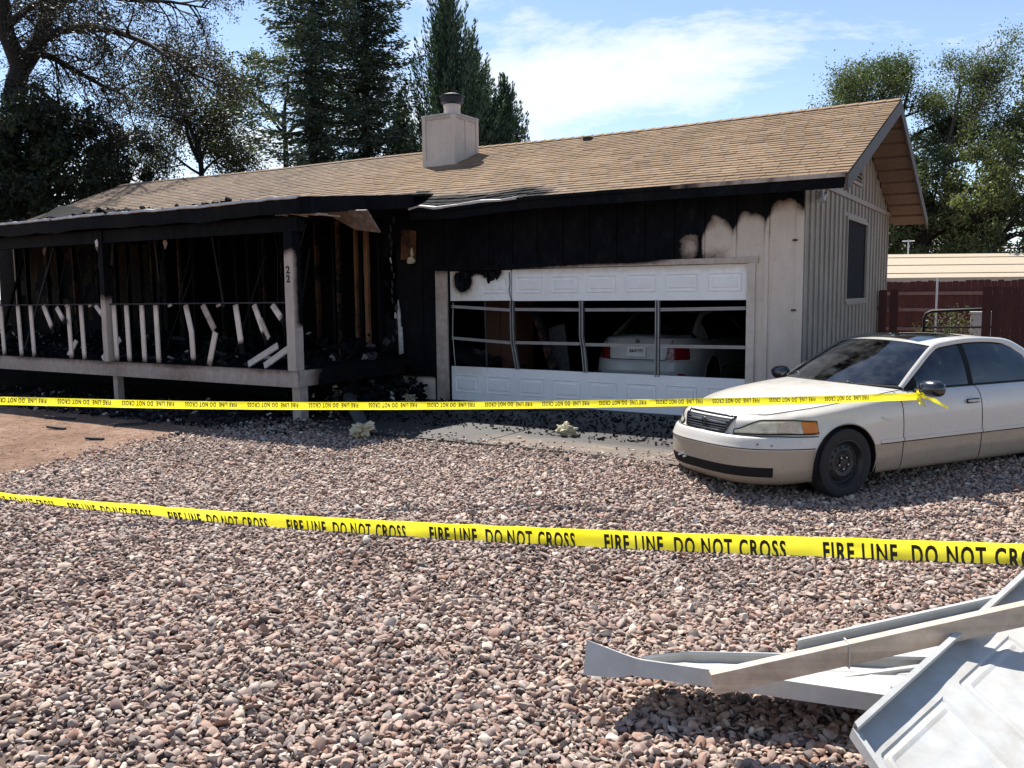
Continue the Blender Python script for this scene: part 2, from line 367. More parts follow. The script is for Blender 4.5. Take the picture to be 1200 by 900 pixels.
# gable wall with a window hole
WY0, WY1, WZ0, WZ1 = 14.2, 15.88, 1.6, 2.81
gw = MB()
gw.box((XG-.1, YW+.005, .0), (XG, WY0, 3.15)); gw.box((XG-.1, WY1, 0), (XG, 18.3, 3.15))
gw.box((XG-.1, WY0, 0), (XG, WY1, WZ0)); gw.box((XG-.1, WY0, WZ1), (XG, WY1, 3.15))
gw.prism([(XG, YW+.005, 3.15), (XG, 18.3, 3.15), (XG, 18.3, 3.24), (XG, RY, RZ-.05), (XG, YW+.005, 3.24)], (-.1, 0, 0))
gwo = gw.build('gable_wall', GABLE, house); tag(gwo, 'weathered beige board and batten gable wall')
y = YW + .06; i = 0
while y < 18.28:
    top = 3.11
    segs = [(0.02, top)]
    if WY0-.12 < y < WY1+.12: segs = [(0.02, WZ0-.11), (WZ1+.11, top)]
    for a, b in segs: MB().box((XG+.0005, y-.022, a), (XG+.024, y+.022, b)).build('batten', GABLE, gwo)
    zt = min(EZ + SL*(y-EY), EZ + SL*(2*RY-EY-y)) - .12
    if zt > 3.3 and not (14.42 < y < 15.26 and True):
        MB().box((XG+.0005, y-.022, 3.195), (XG+.024, y+.022, zt)).build('batten', GABLE, gwo)
    elif zt > 3.3:
        MB().box((XG+.0005, y-.022, 3.195), (XG+.024, y+.022, 3.36)).build('batten', GABLE, gwo)
        MB().box((XG+.0005, y-.022, 3.86), (XG+.024, y+.022, zt)).build('batten', GABLE, gwo)
    y += .305; i += 1
MB().box((XG+.001, 11.42, 3.115), (XG+.034, 18.3, 3.19)).build('trim_band', GABLE, gwo)
win = MB()
for a, b in (((WY0-.05, WZ0-.05), (WY1+.05, WZ0)), ((WY0-.05, WZ1), (WY1+.05, WZ1+.05)), ((WY0-.05, WZ0), (WY0, WZ1)), ((WY1, WZ0), (WY1+.05, WZ1))):
    win.box((XG+.002, a[0], a[1]), (XG+.03, b[0], b[1]))
wo_ = win.build('window', GABLE, house); tag(wo_, 'tall dark screened window in the gable wall')
MB().box((XG-.03, WY0, WZ0), (XG-.012, WY1, WZ1)).build('pane', BRONZE, wo_)
MB().box((XG-.0115, WY0, WZ0), (XG-.004, WY0+.03, WZ1)).build('screen_frame', BLACKM, wo_); MB().box((XG-.0115, WY1-.03, WZ0), (XG-.004, WY1, WZ1)).build('screen_frame', BLACKM, wo_)
MB().box((XG+.002, WY0-.06, WZ0-.085), (XG+.045, WY1+.06, WZ0-.052)).build('sill', GABLE, wo_)
# louvred gable vent
v0, v1 = (14.45, 3.38), (15.25, 3.84)
vn = MB()
for a, b in (((v0[0], v0[1]), (v1[0], v0[1]+.05)), ((v0[0], v1[1]-.05), (v1[0], v1[1])), ((v0[0], v0[1]+.05), (v0[0]+.05, v1[1]-.05)), ((v1[0]-.05, v0[1]+.05), (v1[0], v1[1]-.05))):
    vn.box((XG+.001, a[0], a[1]), (XG+.04, b[0], b[1]))
vo = vn.build('gable_vent', GABLE, house)
MB().box((XG+.001, v0[0]+.05, v0[1]+.05), (XG+.006, v1[0]-.05, v1[1]-.05)).build('backing', BLACKM, vo)
for i in range(5):
    zc = v0[1]+.09+i*.072
    MB().obox((XG+.022, (v0[0]+v1[0])/2, zc), (.045, v1[0]-v0[0]-.105, .012), (0, R(38), 0)).build('louvre', GABLE, vo)
# hidden outer walls and inside surfaces
hw = MB()
hw.box((XL+.5, 18.2, 0), (XG-.101, 18.3, 3.2)); hw.box((XL+.5, YW+.1, 0), (XL+.6, 18.2, 3.2))
hw.build('rear_wall', GABLE, house)
MB().box((-9.22, YW+.101, .03), (-9.12, 18.19, 3.1)).build('partition_wall', CHAR, house)
MB().box((XL+.61, 15.2, .5), (-9.23, 15.3, 3.1)).build('interior_wall', CHAR, house)
MB().box((XL+.61, YW+.03, .5), (-9.23, 15.19, .68)).build('interior_floor', CHAR, house)
MB().box((-9.1, 18.1, .04), (XG-.11, 18.19, 3.1)).build('garage_back_wall', CHAR, house)
MB().box((XG-.14, YW+.11, .04), (XG-.102, 18.09, 3.1)).build('garage_lining', CHARG, house)
MB().box((XL+.6, YW+.1, 3.11), (XG-.1, 18.2, 3.14)).build('ceiling', CHAR, house)

# ---- main roof deck
def roof_char(x, y, z):
    d = y - (EY + .25*fb(x, 0, 1.2) )
    a = 0.0
    if x < -5.6: a = 1.15*sm(1.0, .05, d)*sm(-5.4, -6.6, x)*(1 if x > -9.5 else .75)
    elif x < -3.2: a = .5*sm(.22, 0, d)*sm(-3.2, -5.5, x)
    if x < -8.6: a = max(a, 1.1*sm(.75, .1, y-11.3-.35*fb(x, 1, .7)), .46*sm(-8.8, -14, x))
    return a
rd = MB(); nx = 110; nyy = 24
top = [[(XL+(XR-XL)*i/nx, EY+(RY-EY)*j/nyy, roof_z(XL+(XR-XL)*i/nx, EY+(RY-EY)*j/nyy)-.012) for j in range(nyy+1)] for i in range(nx+1)]
back = [[(XL+(XR-XL)*i/nx, RY+(RY-EY)*j/6, roof_z(XL+(XR-XL)*i/nx, 2*RY-(RY+(RY-EY)*j/6))-.012) for j in range(7)] for i in range(nx+1)]
rd.grid([a + b[1:] for a, b in zip(top, back)])
roof = rd.build('roof', ROOFM, house, attr={'char': roof_char}, recalc=False)
m = roof.modifiers.new('t', 'SOLIDIFY'); m.thickness = .05; m.offset = -1
tag(roof, 'tan asphalt shingle roof burnt along the eave')
# ---- shingles: nearest 300 singly, the rest joined
EXPO = .142; csl = math.hypot(1, SL); NC = int(math.hypot(RY-EY, RZ-EZ)/EXPO)
def shingle_pts(x0, x1, s0, seed, curl=0.0):
    rnd = random.Random(seed); s1 = s0 + EXPO*1.25; out = []
    th = .013 + rnd.random()*.006 + curl
    for lift, t in ((0, 0), (1, th)):
        for x, s, tt in ((x0, s0, t), (x1, s0, t*(.8+.3*rnd.random())), (x1, s1, .002*lift), (x0, s1, .002*lift)):
            yy = EY + s/csl - .02; z = roof_z(x, max(yy, EY)) + (SL*(yy-EY) if yy < EY else 0) - .008 + tt
            out.append((x, yy, z))
    return out
single = []; joined = []
for c in range(NC):
    rnd = random.Random(c*17+3); x = XR + .03 - rnd.random()*.25; s0 = c*EXPO; first = True
    xe = XR + .03
    while xe > XL:
        wdt = rnd.choice((.19, .24, .29, .33)) + rnd.random()*.02; xs = max(XL, xe-wdt)
        (single if xe > -4.75 and len(single) < 300 else joined).append((xs+.004, xe-.004, s0 + rnd.choice((0, 0, .006, .012)), rnd.randrange(1 << 20)))
        xe = xs
for x0, x1, s0, sd in single:
    MB().hexa(shingle_pts(x0, x1, s0, sd)).build('shingle', ROOFM, roof)
mb = MB(); tint = []
for x0, x1, s0, sd in joined:
    yy = EY + s0/csl; ch = roof_char((x0+x1)/2, yy, 0)
    if ch > 1.0 and random.random() < .12: continue
    mb.hexa(shingle_pts(x0, x1, s0, sd, .012*random.random() if ch > .5 else 0)); tint += [random.random()]*8
so = mb.build('shingle', ROOFM, roof, attr={'char': roof_char}); so['kind'] = 'stuff'
at = so.data.attributes.new('tint', 'FLOAT', 'POINT'); at.data.foreach_set('value', np.array(tint, dtype=np.float32))
cap = MB(); x = XR-.08
while x > XL:
    z = roof_z(x, RY)
    for s in (-1, 1):
        cap.hexa([(x-.2, RY, z+.0), (x+.1, RY, z+.008), (x+.1, RY+s*.15, z+.012-.15*SL), (x-.2, RY+s*.15, z+.004-.15*SL), (x-.2, RY, z+.008), (x+.1, RY, z+.02), (x+.1, RY+s*.15, z+.024-.15*SL), (x-.2, RY+s*.15, z+.010-.15*SL)])
    x -= .2
cp = cap.build('ridge_cap', ROOFM, roof, attr={'char': lambda x, y, z: .3*sm(-8, -12, x)}); cp['kind'] = 'stuff'
MB().box((-7.25, 14.45, roof_z(-7.2, 14.5)-.02), (-7.12, 14.6, roof_z(-7.2, 14.6)+.02)).build('roof_vent', BLACKM, roof)
# roof boot dot on the ridge side, fascia, drip edge, barge boards
def fas_char(x, y, z): return .9+.3*sm(-2.2, -3.4, x)
f = MB(); n = 60
for i in range(n):
    a, b = -8.42+(6.35)*i/n, -8.42+6.35*(i+1)/n
    za, zb = roof_z(a, EY)-EZ, roof_z(b, EY)-EZ
    f.hexa([(a, EY-.02, 2.925+za), (b, EY-.02, 2.925+zb), (b, EY+.02, 2.925+zb), (a, EY+.02, 2.925+za), (a, EY-.02, 3.045+za), (b, EY-.02, 3.045+zb), (b, EY+.02, 3.045+zb), (a, EY+.02, 3.045+za)])
f.build('fascia', TRIM, house, attr={'char': fas_char})
f = MB()
for i in range(n):
    a, b = -8.42+(6.37)*i/n, -8.42+6.37*(i+1)/n
    za, zb = roof_z(a, EY)-EZ, roof_z(b, EY)-EZ
    f.hexa([(a, EY-.045, 3.047+za), (b, EY-.045, 3.047+zb), (b, EY+.0, 3.047+zb), (a, EY+.0, 3.047+za), (a, EY-.045, 3.098+za), (b, EY-.045, 3.098+zb), (b, EY+.0, 3.085+zb), (a, EY+.0, 3.085+za)])
f.build('drip_edge', TRIM, house, attr={'char': lambda x, y, z: .25 + .75*sm(-3.3, -5.2, x) + .25*fb(x, 0, 6)})
for s in (0, 1):
    yy = (lambda q: q) if s == 0 else (lambda q: 2*RY-q)
    pts = [(XR+.0, yy(EY-.02), EZ-.21), (XR+.0, yy(EY-.02), EZ-.025), (XR+.0, RY, RZ-.02), (XR, RY, RZ-.22)]
    MB().prism(pts, (.035, 0, 0)).build('barge_board', BARGE, house)
# soffit boards under the rear overhang and the front overhang, lookout blocks between them
for s in (0, 1):
    n = 9
    for i in range(n):
        ya, yb = EY+.12+(RY-EY-.15)*i/n+.015, EY+.12+(RY-EY-.15)*(i+1)/n-.065
        q = (lambda t: t) if s == 0 else (lambda t: 2*RY-t)
        z = lambda t: EZ+SL*(t-EY)-.085
        MB().hexa([(XG+.03, q(ya), z(ya)-.09), (XR-.005, q(ya), z(ya)-.09), (XR-.005, q(yb), z(yb)-.09), (XG+.03, q(yb), z(yb)-.09), (XG+.03, q(ya), z(ya)), (XR-.005, q(ya), z(ya)), (XR-.005, q(yb), z(yb)), (XG+.03, q(yb), z(yb))]).build('soffit_board', SOFF, house)
# ---- chimney on the roof
CX0, CX1, CY0, CY1, CZ = -10.12, -9.43, 13.53, 14.30, 5.02
ch = MB().box((CX0, CY0, 4.0), (CX1, CY1, CZ)).build('chimney', CREAM, house); tag(ch, 'boxed cream chimney with a metal flue')
tr = MB()
for (x, y) in ((CX0, CY0), (CX1, CY0), (CX1, CY1), (CX0, CY1)):
    sx, sy = (1 if x == CX1 else -1), (1 if y == CY1 else -1)
    MB().prism([(x+sx*.022, y+sy*.022, 4.0), (x-sx*.055, y+sy*.022, 4.0), (x-sx*.055, y+sy*.001, 4.0), (x+sx*.001, y+sy*.001, 4.0), (x+sx*.001, y-sy*.055, 4.0), (x+sx*.022, y-sy*.055, 4.0)], (0, 0, CZ+.005-4.0)).build('corner_trim', CREAM, ch)
MB().box((CX1+.001, (CY0+CY1)/2-.03, 4.1), (CX1+.02, (CY0+CY1)/2+.03, CZ-.05)).build('batten', CREAM, ch)
for a, b in (((CX0+.056, CY0-.018, CZ-.06), (CX1-.056, CY0-.001, CZ+.002)), ((CX1+.001, CY0+.056, CZ-.06), (CX1+.018, CY1-.056, CZ+.002))): MB().box(a, b).build('top_trim', TIMBER, ch)
zb = roof_z(CX0, CY0)
MB().box((CX0+.056, CY0-.018, zb-.02), (CX1-.056, CY0-.001, zb+.11)).build('base_trim', CREAM, ch)
MB().box((CX0-.03, CY0-.03, CZ+.006), (CX1+.03, CY1+.03, CZ+.03)).build('chase_cover', DRIP, ch)
fl = MB().lathe([(.155, 0), (.155, .17), (.165, .18), (.165, .22), (.15, .23)], (-9.72, 13.9, CZ+.03), 20).build('flue_pipe', TRIM, ch, smooth=True, angle=40)
MB().lathe([(.15, .0), (.21, .03), (.21, .14), (.24, .15), (.24, .17), (.10, .215), (.03, .22), (.03, .25), (.0, .25)], (-9.72, 13.9, CZ+.245), 20).build('flue_cap', BLACKM, ch, smooth=True, angle=40)

pth = [(-8.40, EY-.06, 3.03), (-8.2, EY-.07, 3.06), (-7.9, EY-.08, 3.02), (-7.5, EY-.075, 3.035), (-7.1, EY-.07, 3.07), (-6.75, EY-.08, 3.055), (-6.4, EY-.065, 3.09)]
MB().grid([[(x, y, z-.012+.006*math.sin(x*9)), (x, y-.012, z+.016), (x+.01, y+.05, z+.03)] for x, y, z in [tuple(Vector(a).lerp(Vector(b), t/5)) for a, b in zip(pth, pth[1:]) for t in range(5)]]).build('curled_drip_edge', DRIP, house, thick=.004)
# ---- porch: roof, fascia, posts, deck, railing
PY, PZ = 8.47, 3.0
def pz(x, y): return PZ + .03 + (y-PY)*.097 - .016*math.sin((x+8.5)*.75)**2*sm(10, 8.5, y) + .008*fb(x, 0, 2.2)
pr = MB(); nx, ny = 70, 14
pr.grid([[(-21+12.6*i/nx, PY+(11.45-PY)*j/ny + (.05*fb(i*.8, 0, 1) if j == 0 else 0), pz(-21+12.6*i/nx, PY+(11.45-PY)*j/ny)) for j in range(ny+1)] for i in range(nx+1)])
po = pr.build('porch_roof', ROOFM, house, attr={'char': lambda x, y, z: .95}, recalc=False); solid(po, .03)
f = MB(); n = 90; off = []
for i in range(n):
    a, b = -20.9+12.5*i/n, -20.9+12.5*(i+1)/n
    za, zb = pz(a, PY)-.035, pz(b, PY)-.035
    la, lb = za-.185-.03*fb(a, 0, 1.7)-.02*fb(a, 0, 6), zb-.185-.03*fb(b, 0, 1.7)-.02*fb(b, 0, 6)
    f.hexa([(a, PY-.01, la), (b, PY-.01, lb), (b, PY+.035, lb), (a, PY+.035, la), (a, PY-.01, za), (b, PY-.01, zb), (b, PY+.035, zb), (a, PY+.035, za)])
f.build('porch_fascia', TIMBER, house, attr={'char': lambda x, y, z: 1.0+.15*fb(x, z, 2.5)})
f = MB(); runs = [f]
for i in range(140):
    a, b = -20.9+12.5*i/140, -20.9+12.5*(i+1)/140
    if fb(a, 2, 1.9) > .33:
        if f.v: f = MB(); runs.append(f)
        continue
    ya, yb = PY-.035+.02*fb(a, 0, 4), PY-.035+.02*fb(b, 0, 4); za, zb = pz(a, PY)-.002+.012*fb(a, 1, 5), pz(b, PY)-.002+.012*fb(b, 1, 5)
    f.hexa([(a, ya-.012, za-.022), (b, yb-.012, zb-.022), (b, yb+.006, zb-.03), (a, ya+.006, za-.03), (a, ya, za+.010), (b, yb, zb+.010), (b, yb+.1, zb+.022), (a, ya+.1, za+.022)])
for f in runs:
    if f.v: f.build('drip_flashing', DRIP, house)
f = MB().hexa([(-8.41, PY-.01, pz(-8.4, PY)-.23), (-8.37, PY-.01, pz(-8.4, PY)-.23), (-8.37, 10.9, pz(-8.4, 10.9)-.2), (-8.41, 10.9, pz(-8.4, 10.9)-.2), (-8.41, PY-.01, pz(-8.4, PY)-.02), (-8.37, PY-.01, pz(-8.4, PY)-.02), (-8.37, 10.9, pz(-8.4, 10.9)+.0), (-8.41, 10.9, pz(-8.4, 10.9)+.0)])
f.build('porch_rake_fascia', TIMBER, house, attr={'char': lambda x, y, z: .95})
MB().box((-20.9, 8.64, 2.60), (-8.6, 8.78, 2.795)).build('porch_beam', TIMBER, house, attr={'char': lambda x, y, z: 1.0})
x = -20.5
while x < -8.5:      # ceiling joists
    MB().bar((x, 8.80, 2.86), (x, 11.35, 3.06), .045, .15).build('joist', CHAR, house); x += .61
# shingle flap torn up from the porch roof and a scrap beyond it
fl = MB().grid([[(-15.20+.0*j+.15*i, 8.95+.12*j, 3.05+.085*j*(1-.06*i)+.012*math.sin(i*1.3+j)) for j in range(5)] for i in range(7)])
fo = fl.build('torn_roofing', ROOFM, house, attr={'char': lambda x, y, z: .98 if z < 3.41 else .25}, recalc=False, thick=.02); tag(fo, 'curled sheet of torn charred roofing')
ch_i = MB()
for i in range(90):     # burnt lumps along the porch roof edge
    x = random.uniform(-15.5, -9.5); s = random.uniform(.015, .035)*(1.6 if -13.4 < x < -12.2 else 1)
    ch_i.obox((x, PY+random.uniform(.02, .35), pz(x, PY)+s*.3), (s*4.5, s*2.5, s), (random.random(), random.random(), random.random()*3))
o = ch_i.build('charred_roofing_scraps', CHAR, house); o['kind'] = 'stuff'
# posts
def post_char_dark(x, y, z): return sm(2.2, 2.5, z + .25*fb(x*6, z, 1.5) + 1.1*(1 if y > 8.72 else 0)*sm(.8, 1.5, z))*1.05 + (.35*sm(.9, .6, z) if z > .75 else 0)*0  # burnt towards the top; back edges turn dark from lower down
def post(x, zlo, zhi, wd, chf, name='porch_post', yc=8.72):
    mb = MB(); n = 40
    P = []
    for i in range(n+1):
        z = zlo+(zhi-zlo)*i/n; e = .006*fb(x*9, z, 5)
        P.append([(x-wd/2+e, yc-wd/2, z), (x+wd/2+e, yc-wd/2, z), (x+wd/2+e, yc+wd/2, z), (x-wd/2+e, yc+wd/2, z), (x-wd/2+e, yc-wd/2, z)])
    mb.grid(P); mb.add([P[-1][k] for k in range(4)], [(0, 1, 2, 3)])
    return mb.build(name, TIMBER, house, attr={'char': chf})
p1 = post(-8.79, .713, 2.80, .155, post_char_dark); tag(p1, 'corner porch post with house number, burnt at the top')
p2 = post(-12.90, .713, 2.80, .12, lambda x, y, z: sm(1.55, 2.0, z + .15*fb(0, z, 3))*1.1, yc=8.68)
for px_, pw_ in ((-8.80, .15), (-12.86, .11), (-16.9, .11)): post(px_, 0, .58, pw_, lambda x, y, z: .12, 'deck_post', 8.79)
p3 = post(-16.95, .713, 2.80, .13, lambda x, y, z: sm(1.3, 1.8, z)*1.1, yc=8.68)
post(-8.79, .0, .7, .10, lambda x, y, z: .9, 'deck_post', 9.85); post(-10.9, 0, .55, .1, lambda x, y, z: .95, 'deck_post', 10.6)
# number on the post
def text_mesh(s, size, offset=0.0, extrude=0.0, spacing=1.0):
    cu = bpy.data.curves.new('t', 'FONT'); cu.body = s; cu.size = size; cu.offset = offset; cu.extrude = extrude; cu.resolution_u = 3; cu.space_character = spacing
    o = bpy.data.objects.new('t', cu); col.objects.link(o)
    dg = bpy.context.evaluated_depsgraph_get(); dg.update()
    me = bpy.data.meshes.new_from_object(o.evaluated_get(dg))
    bpy.data.objects.remove(o); bpy.data.curves.remove(cu)
    V = np.array([v.co[:] for v in me.vertices]); Fc = [tuple(p.vertices) for p in me.polygons]
    bpy.data.meshes.remove(me); return V, Fc
for i, zz_ in enumerate((2.04, 1.92)):
    V, Fc = text_mesh('2', .14, .003, .004)
    V[:, 0] -= V[:, 0].mean()
    MB().add([(-8.80+p[0], 8.638-p[2], zz_+p[1]) for p in V], Fc).build('house_number', BLACKM, p1, recalc=False)
# deck
dk = MB().box((-20.9, 8.70, .48), (-8.72, 8.745, .712)); 
def rim_char(x, y, z): return .18 + .2*fb(x, z, 1.1) + .25*sm(.66, .71, z) + .4*sm(-13.5, -16, x)*0
rim = MB()
n = 120
rim.grid([[(-20.9+12.2*i/n, 8.655+(.0 if j in (0, 1, 2, 3) else .045), (.48, .56, .64, .712, .712)[j]) for j in range(5)] for i in range(n+1)])
rim.grid([[(-20.9+12.2*i/n, 8.655+.045*j, .48) for j in range(2)] for i in range(n+1)])
rim.add([(-8.70, 8.655, .48), (-8.70, 8.70, .48), (-8.70, 8.70, .712), (-8.70, 8.655, .712)], [(0, 1, 2, 3)])
rim.build('deck_rim_beam', TIMBER, house, attr={'char': rim_char}, recalc=False)
sr = MB(); n = 30
for i in range(n):
    a, b = 8.702+2.3*i/n, 8.702+2.3*(i+1)/n
    sr.hexa([(-8.745, a, .49), (-8.70, a, .49), (-8.70, b, .49), (-8.745, b, .49), (-8.745, a, .71), (-8.70, a, .71), (-8.70, b, .71), (-8.745, b, .71)])
sr.build('deck_rim_beam', TIMBER, house, attr={'char': lambda x, y, z: sm(8.75, 9.4, y + .1*fb(y, z, 4))*.95+.1})
deck = MB().box((-20.9, 8.75, .60), (-8.76, 11.36, .66)).build('deck_frame', CHAR, house)
for i in range(17):
    y0 = 8.752+i*.152
    MB().box((-20.85, y0, .661), (-8.76, y0+.138, .70)).build('deck_plank', CHAR, deck)
MB().box((-20.9, 10.9, .0), (-8.8, 10.95, .598)).build('deck_skirt', CHAR, house)
# railing
rail = MB().tube([(-20.8, 8.69, 1.60), (-16.95, 8.69, 1.615), (-12.9, 8.69, 1.63), (-8.87, 8.69, 1.645)], .011, 6).build('porch_rail', CHARG, house)
tag(rail, 'thin burnt handrail remnant')
RT, RB = 1.615, .72
def board(x, a, b, wd=.092, th=.02, cf=None, y=8.70, name='baluster', broken=0, parent=None):
    """a,b: (dx,z,dy) of the top and bottom end"""
    A = Vector((x+a[0], y+a[2], a[1])); B = Vector((x+b[0], y+b[2], b[1])); d = (A-B); L = d.length; d.normalize()
    sx = Vector((1, 0, 0)); sx = (sx - d*sx.dot(d)).normalized(); nn = sx.cross(d).normalized()
    n = 8; mb = MB(); P = []
    for i in range(n+1):
        c = B + d*L*i/n; h = wd/2; e0 = e1 = 0
        if i == 0 and broken: e0, e1 = broken*random.uniform(.2, 1), broken*random.uniform(-.3, .6)
        q = [c - sx*h - d*e0 - nn*th/2, c + sx*h - d*e1 - nn*th/2, c + sx*h - d*e1 + nn*th/2, c - sx*h - d*e0 + nn*th/2]
        P.append(q + [q[0]])
    mb.grid(P); mb.add(P[0][:4], [(0, 1, 2, 3)]); mb.add(P[-1][:4], [(3, 2, 1, 0)])
    if broken and not cf: cf = lambda x_, y_, z_: .9*sm(.16, .0, (Vector((x_, y_, z_))-B).dot(d)+.05*fb(x_*20, z_*6, 1)) + .25*sm(1.45, 1.6, z_)
    return mb.build(name, BALW, parent or rail, attr={'char': cf or (lambda x, y, z: .33*sm(1.45, 1.6, z)+.55*sm(.85, .72, z)+.12*fb(x*3, z, 5))})
for x in (-16.02, -15.47, -15.08, -13.98, -13.62, -12.74, -12.42, -12.04, -11.70):
    board(x, (0.0, RT, 0), (.02 if x < -12.8 else .01, RB, 0))
board(-16.4, (0, RT, 0), (.01, RB, 0)); board(-16.78, (0, RT, 0), (.01, RB, 0)); board(-17.2, (0, RT, 0), (.01, RB, 0))
board(-14.69, (0, RT, 0), (.30, 1.17, -.03), broken=.06); board(-14.30, (0, 1.58, 0), (.30, 1.33, -.06), broken=.07, wd=.08)
board(-13.22, (0, RT, 0), (.29, 1.42, -.05), broken=.05, wd=.07)
board(-11.0, (0, RT, 0), (.17, 1.19, -.05)); board(-11.0, (.17, 1.22, -.055), (.12, RB, 0), broken=.03)
board(-10.62, (0, RT, 0), (.27, 1.29, -.05), broken=.06, cf=lambda x, y, z: .3); board(-10.62, (.31, 1.22, -.05), (.08, RB, 0))
board(-9.92, (0, RT, 0), (.15, .98, -.05), broken=.16); board(-9.54, (0, RT, 0), (.25, 1.17, -.05), broken=.14, wd=.08); board(-9.40, (.02, 1.42, -.04), (.18, 1.15, -.05), wd=.06, broken=.05, cf=lambda x, y, z: .25)
board(-9.18, (0, RT, 0), (.27, 1.38, -.06), broken=.06, wd=.085)
for x in (-11.35, -10.27, -14.0, -13.35): board(x, (0, 1.625, -.01), (.01, 1.59, -.01), wd=.085)
# loose boards lying on the deck
for x, a, b in ((-9.95, (.46, 1.02, .25), (0, .74, .1)), (-9.60, (.40, 1.01, .22), (0, .73, .08)), (-13.3, (.3, 1.06, .15), (0, .73, .0)), (-14.45, (.15, 1.0, .2), (.05, .75, .1))):
    board(x, a, b, wd=.11, name='fallen_board', parent=house, y=8.82, cf=lambda x, y, z: .05)
# charred stud wall behind the porch
def stud(x, wd=.04, dp=.09, z0=.7, z1=3.08, cf=.9, y=YW, lean=0):
    n = 24; P = []
    for i in range(n+1):
        z = z0+(z1-z0)*i/n; w2 = wd/2*(1+.5*fb(x*7, z, 3)); xx = x+lean*(z-z0)/(z1-z0)
        q = [(xx-w2, y-dp/2, z), (xx+w2, y-dp/2, z), (xx+w2, y+dp/2, z), (xx-w2, y+dp/2, z)]; P.append(q+[q[0]])
    mb = MB().grid(P)
    f_ = cf if callable(cf) else (lambda x, y, z: cf + .25*fb(x*4, z, 2.0))
    return mb.build('wall_stud', STUD, house, attr={'char': f_})
x = -20.2; k = 0
while x < -9.2:
    c = (.85, 1.0, .62, .95, .55, 1.0, .72)[k % 7]
    stud(x, .045, cf=c, z0=.70, lean=random.uniform(-.03, .03)); x += random.choice((.406, .406, .812, .6)); k += 1
for x, c, wd in ((-12.15, .66, .06), (-12.55, .75, .05), (-15.1, .72, .07), (-14.4, .8, .06), (-9.72, .22, .075), (-9.95, .38, .05), (-10.35, .55, .06)):
    stud(x, wd, .06, cf=c, y=YW-.06)
MB().box((-20.3, YW-.05, 3.0), (-9.2, YW+.05, 3.085)).build('top_plate', CHAR, house)
for k in range(26):      # fallen laths, hanging strips and wires
    x = random.uniform(-19.5, -9.4); y = random.uniform(9.6, 11.2)
    if k % 3 == 0: MB().bar((x, y, 2.95), (x+random.uniform(-.25, .25), y+random.uniform(-.2, .1), random.uniform(1.5, 2.5)), random.uniform(.02, .07), .012, up=(0, 1, 0)).build('hanging_strip', random.choice((CHAR, CHARG, STUD)), house, attr={'char': lambda x, y, z: .66})
    elif k % 3 == 1: MB().bar((x, y, random.uniform(1.6, 2.7)), (x+random.uniform(-1.1, 1.1), y-random.uniform(0, .6), .74), random.uniform(.03, .07), .03).build('fallen_lath', random.choice((CHARG, STUD, CHAR)), house, attr={'char': lambda x, y, z: .62+.3*fb(x*3, z, 3)})
    else: MB().tube([(x, y, 3.0), (x+.1, y, 2.5), (x+random.uniform(-.2, .3), y-.1, random.uniform(1.2, 2.2))], .006, 4).build('hanging_wire', CHARG, house)
# sheathing left standing between some studs, ragged
for (x0, x1, z0, z1, hole) in ((-20.3, -16.6, .7, 3.0, -.05), (-9.45, -9.13, .4, 3.0, .0)):
    nx_, nz_ = int((x1-x0)/.09), int((z1-z0)/.09); mb = MB()
    for i in range(nx_):
        for j in range(nz_):
            xx, z_ = x0+(x1-x0)*(i+.5)/nx_, z0+(z1-z0)*(j+.5)/nz_
            if fb(xx, z_, 1.6, 9) > .12+hole: continue
            a, b, c_, d = x0+(x1-x0)*i/nx_, x0+(x1-x0)*(i+1)/nx_, z0+(z1-z0)*j/nz_, z0+(z1-z0)*(j+1)/nz_
            mb.add([(a, YW+.05, c_), (b, YW+.05, c_), (b, YW+.05, d), (a, YW+.05, d)], [(0, 1, 2, 3)])
    o = mb.build('charred_sheathing', CHAR, house, thick=.012); o['kind'] = 'stuff'
# two grey upright panels seen through the burnt wall, hanging soffit, peeling scraps
for x in (-18.35, -17.75):
    MB().box((x, 13.2, .95), (x+.48, 13.24, 2.35)).build('interior_panel', CHARG, house)
MB().hexa([(-8.86, 9.40, 2.93), (-8.06, 9.42, 2.90), (-7.99, 9.62, 2.60), (-8.44, 9.62, 2.66), (-8.86, 9.43, 2.94), (-8.06, 9.45, 2.91), (-7.99, 9.645, 2.615), (-8.44, 9.645, 2.675)]).build('hanging_soffit', TIMBER, house, attr={'char': lambda x, y, z: .38})
def scrap(name, c, s, mat, n=7, rx=(0, 0, 0), parent=house, th=.012, attr=None):
    m = Euler(rx).to_matrix(); c = Vector(c)
    pts = [c + m @ Vector((s[0]*math.cos(2*math.pi*i/n)*random.uniform(.55, 1.1), 0, s[1]*math.sin(2*math.pi*i/n)*random.uniform(.55, 1.1))) for i in range(n)]
    return MB().prism(pts, m @ Vector((0, th, 0))).build(name, mat, parent, attr=attr)
PAINTC = {'char': lambda x, y, z: .3}
MB().prism([(-13.20, 8.78, 2.74), (-13.12, 8.78, 2.79), (-13.10, 8.78, 2.42), (-13.14, 8.78, 2.40), (-13.26, 8.78, 2.56)], (0, .02, 0)).build('peeling_ceiling_scrap', BARE, house, attr=PAINTC)
scrap('peeling_ceiling_scrap', (-14.7, 8.8, 2.6), (.06, .16), BARE, rx=(0, .5, 0), attr={'char': lambda x, y, z: .5})
scrap('peeling_ceiling_scrap', (-11.6, 8.85, 2.56), (.06, .09), BARE, attr=PAINTC); scrap('peeling_ceiling_scrap', (-12.95, 8.6, 2.6), (.05, .08), DRIP)
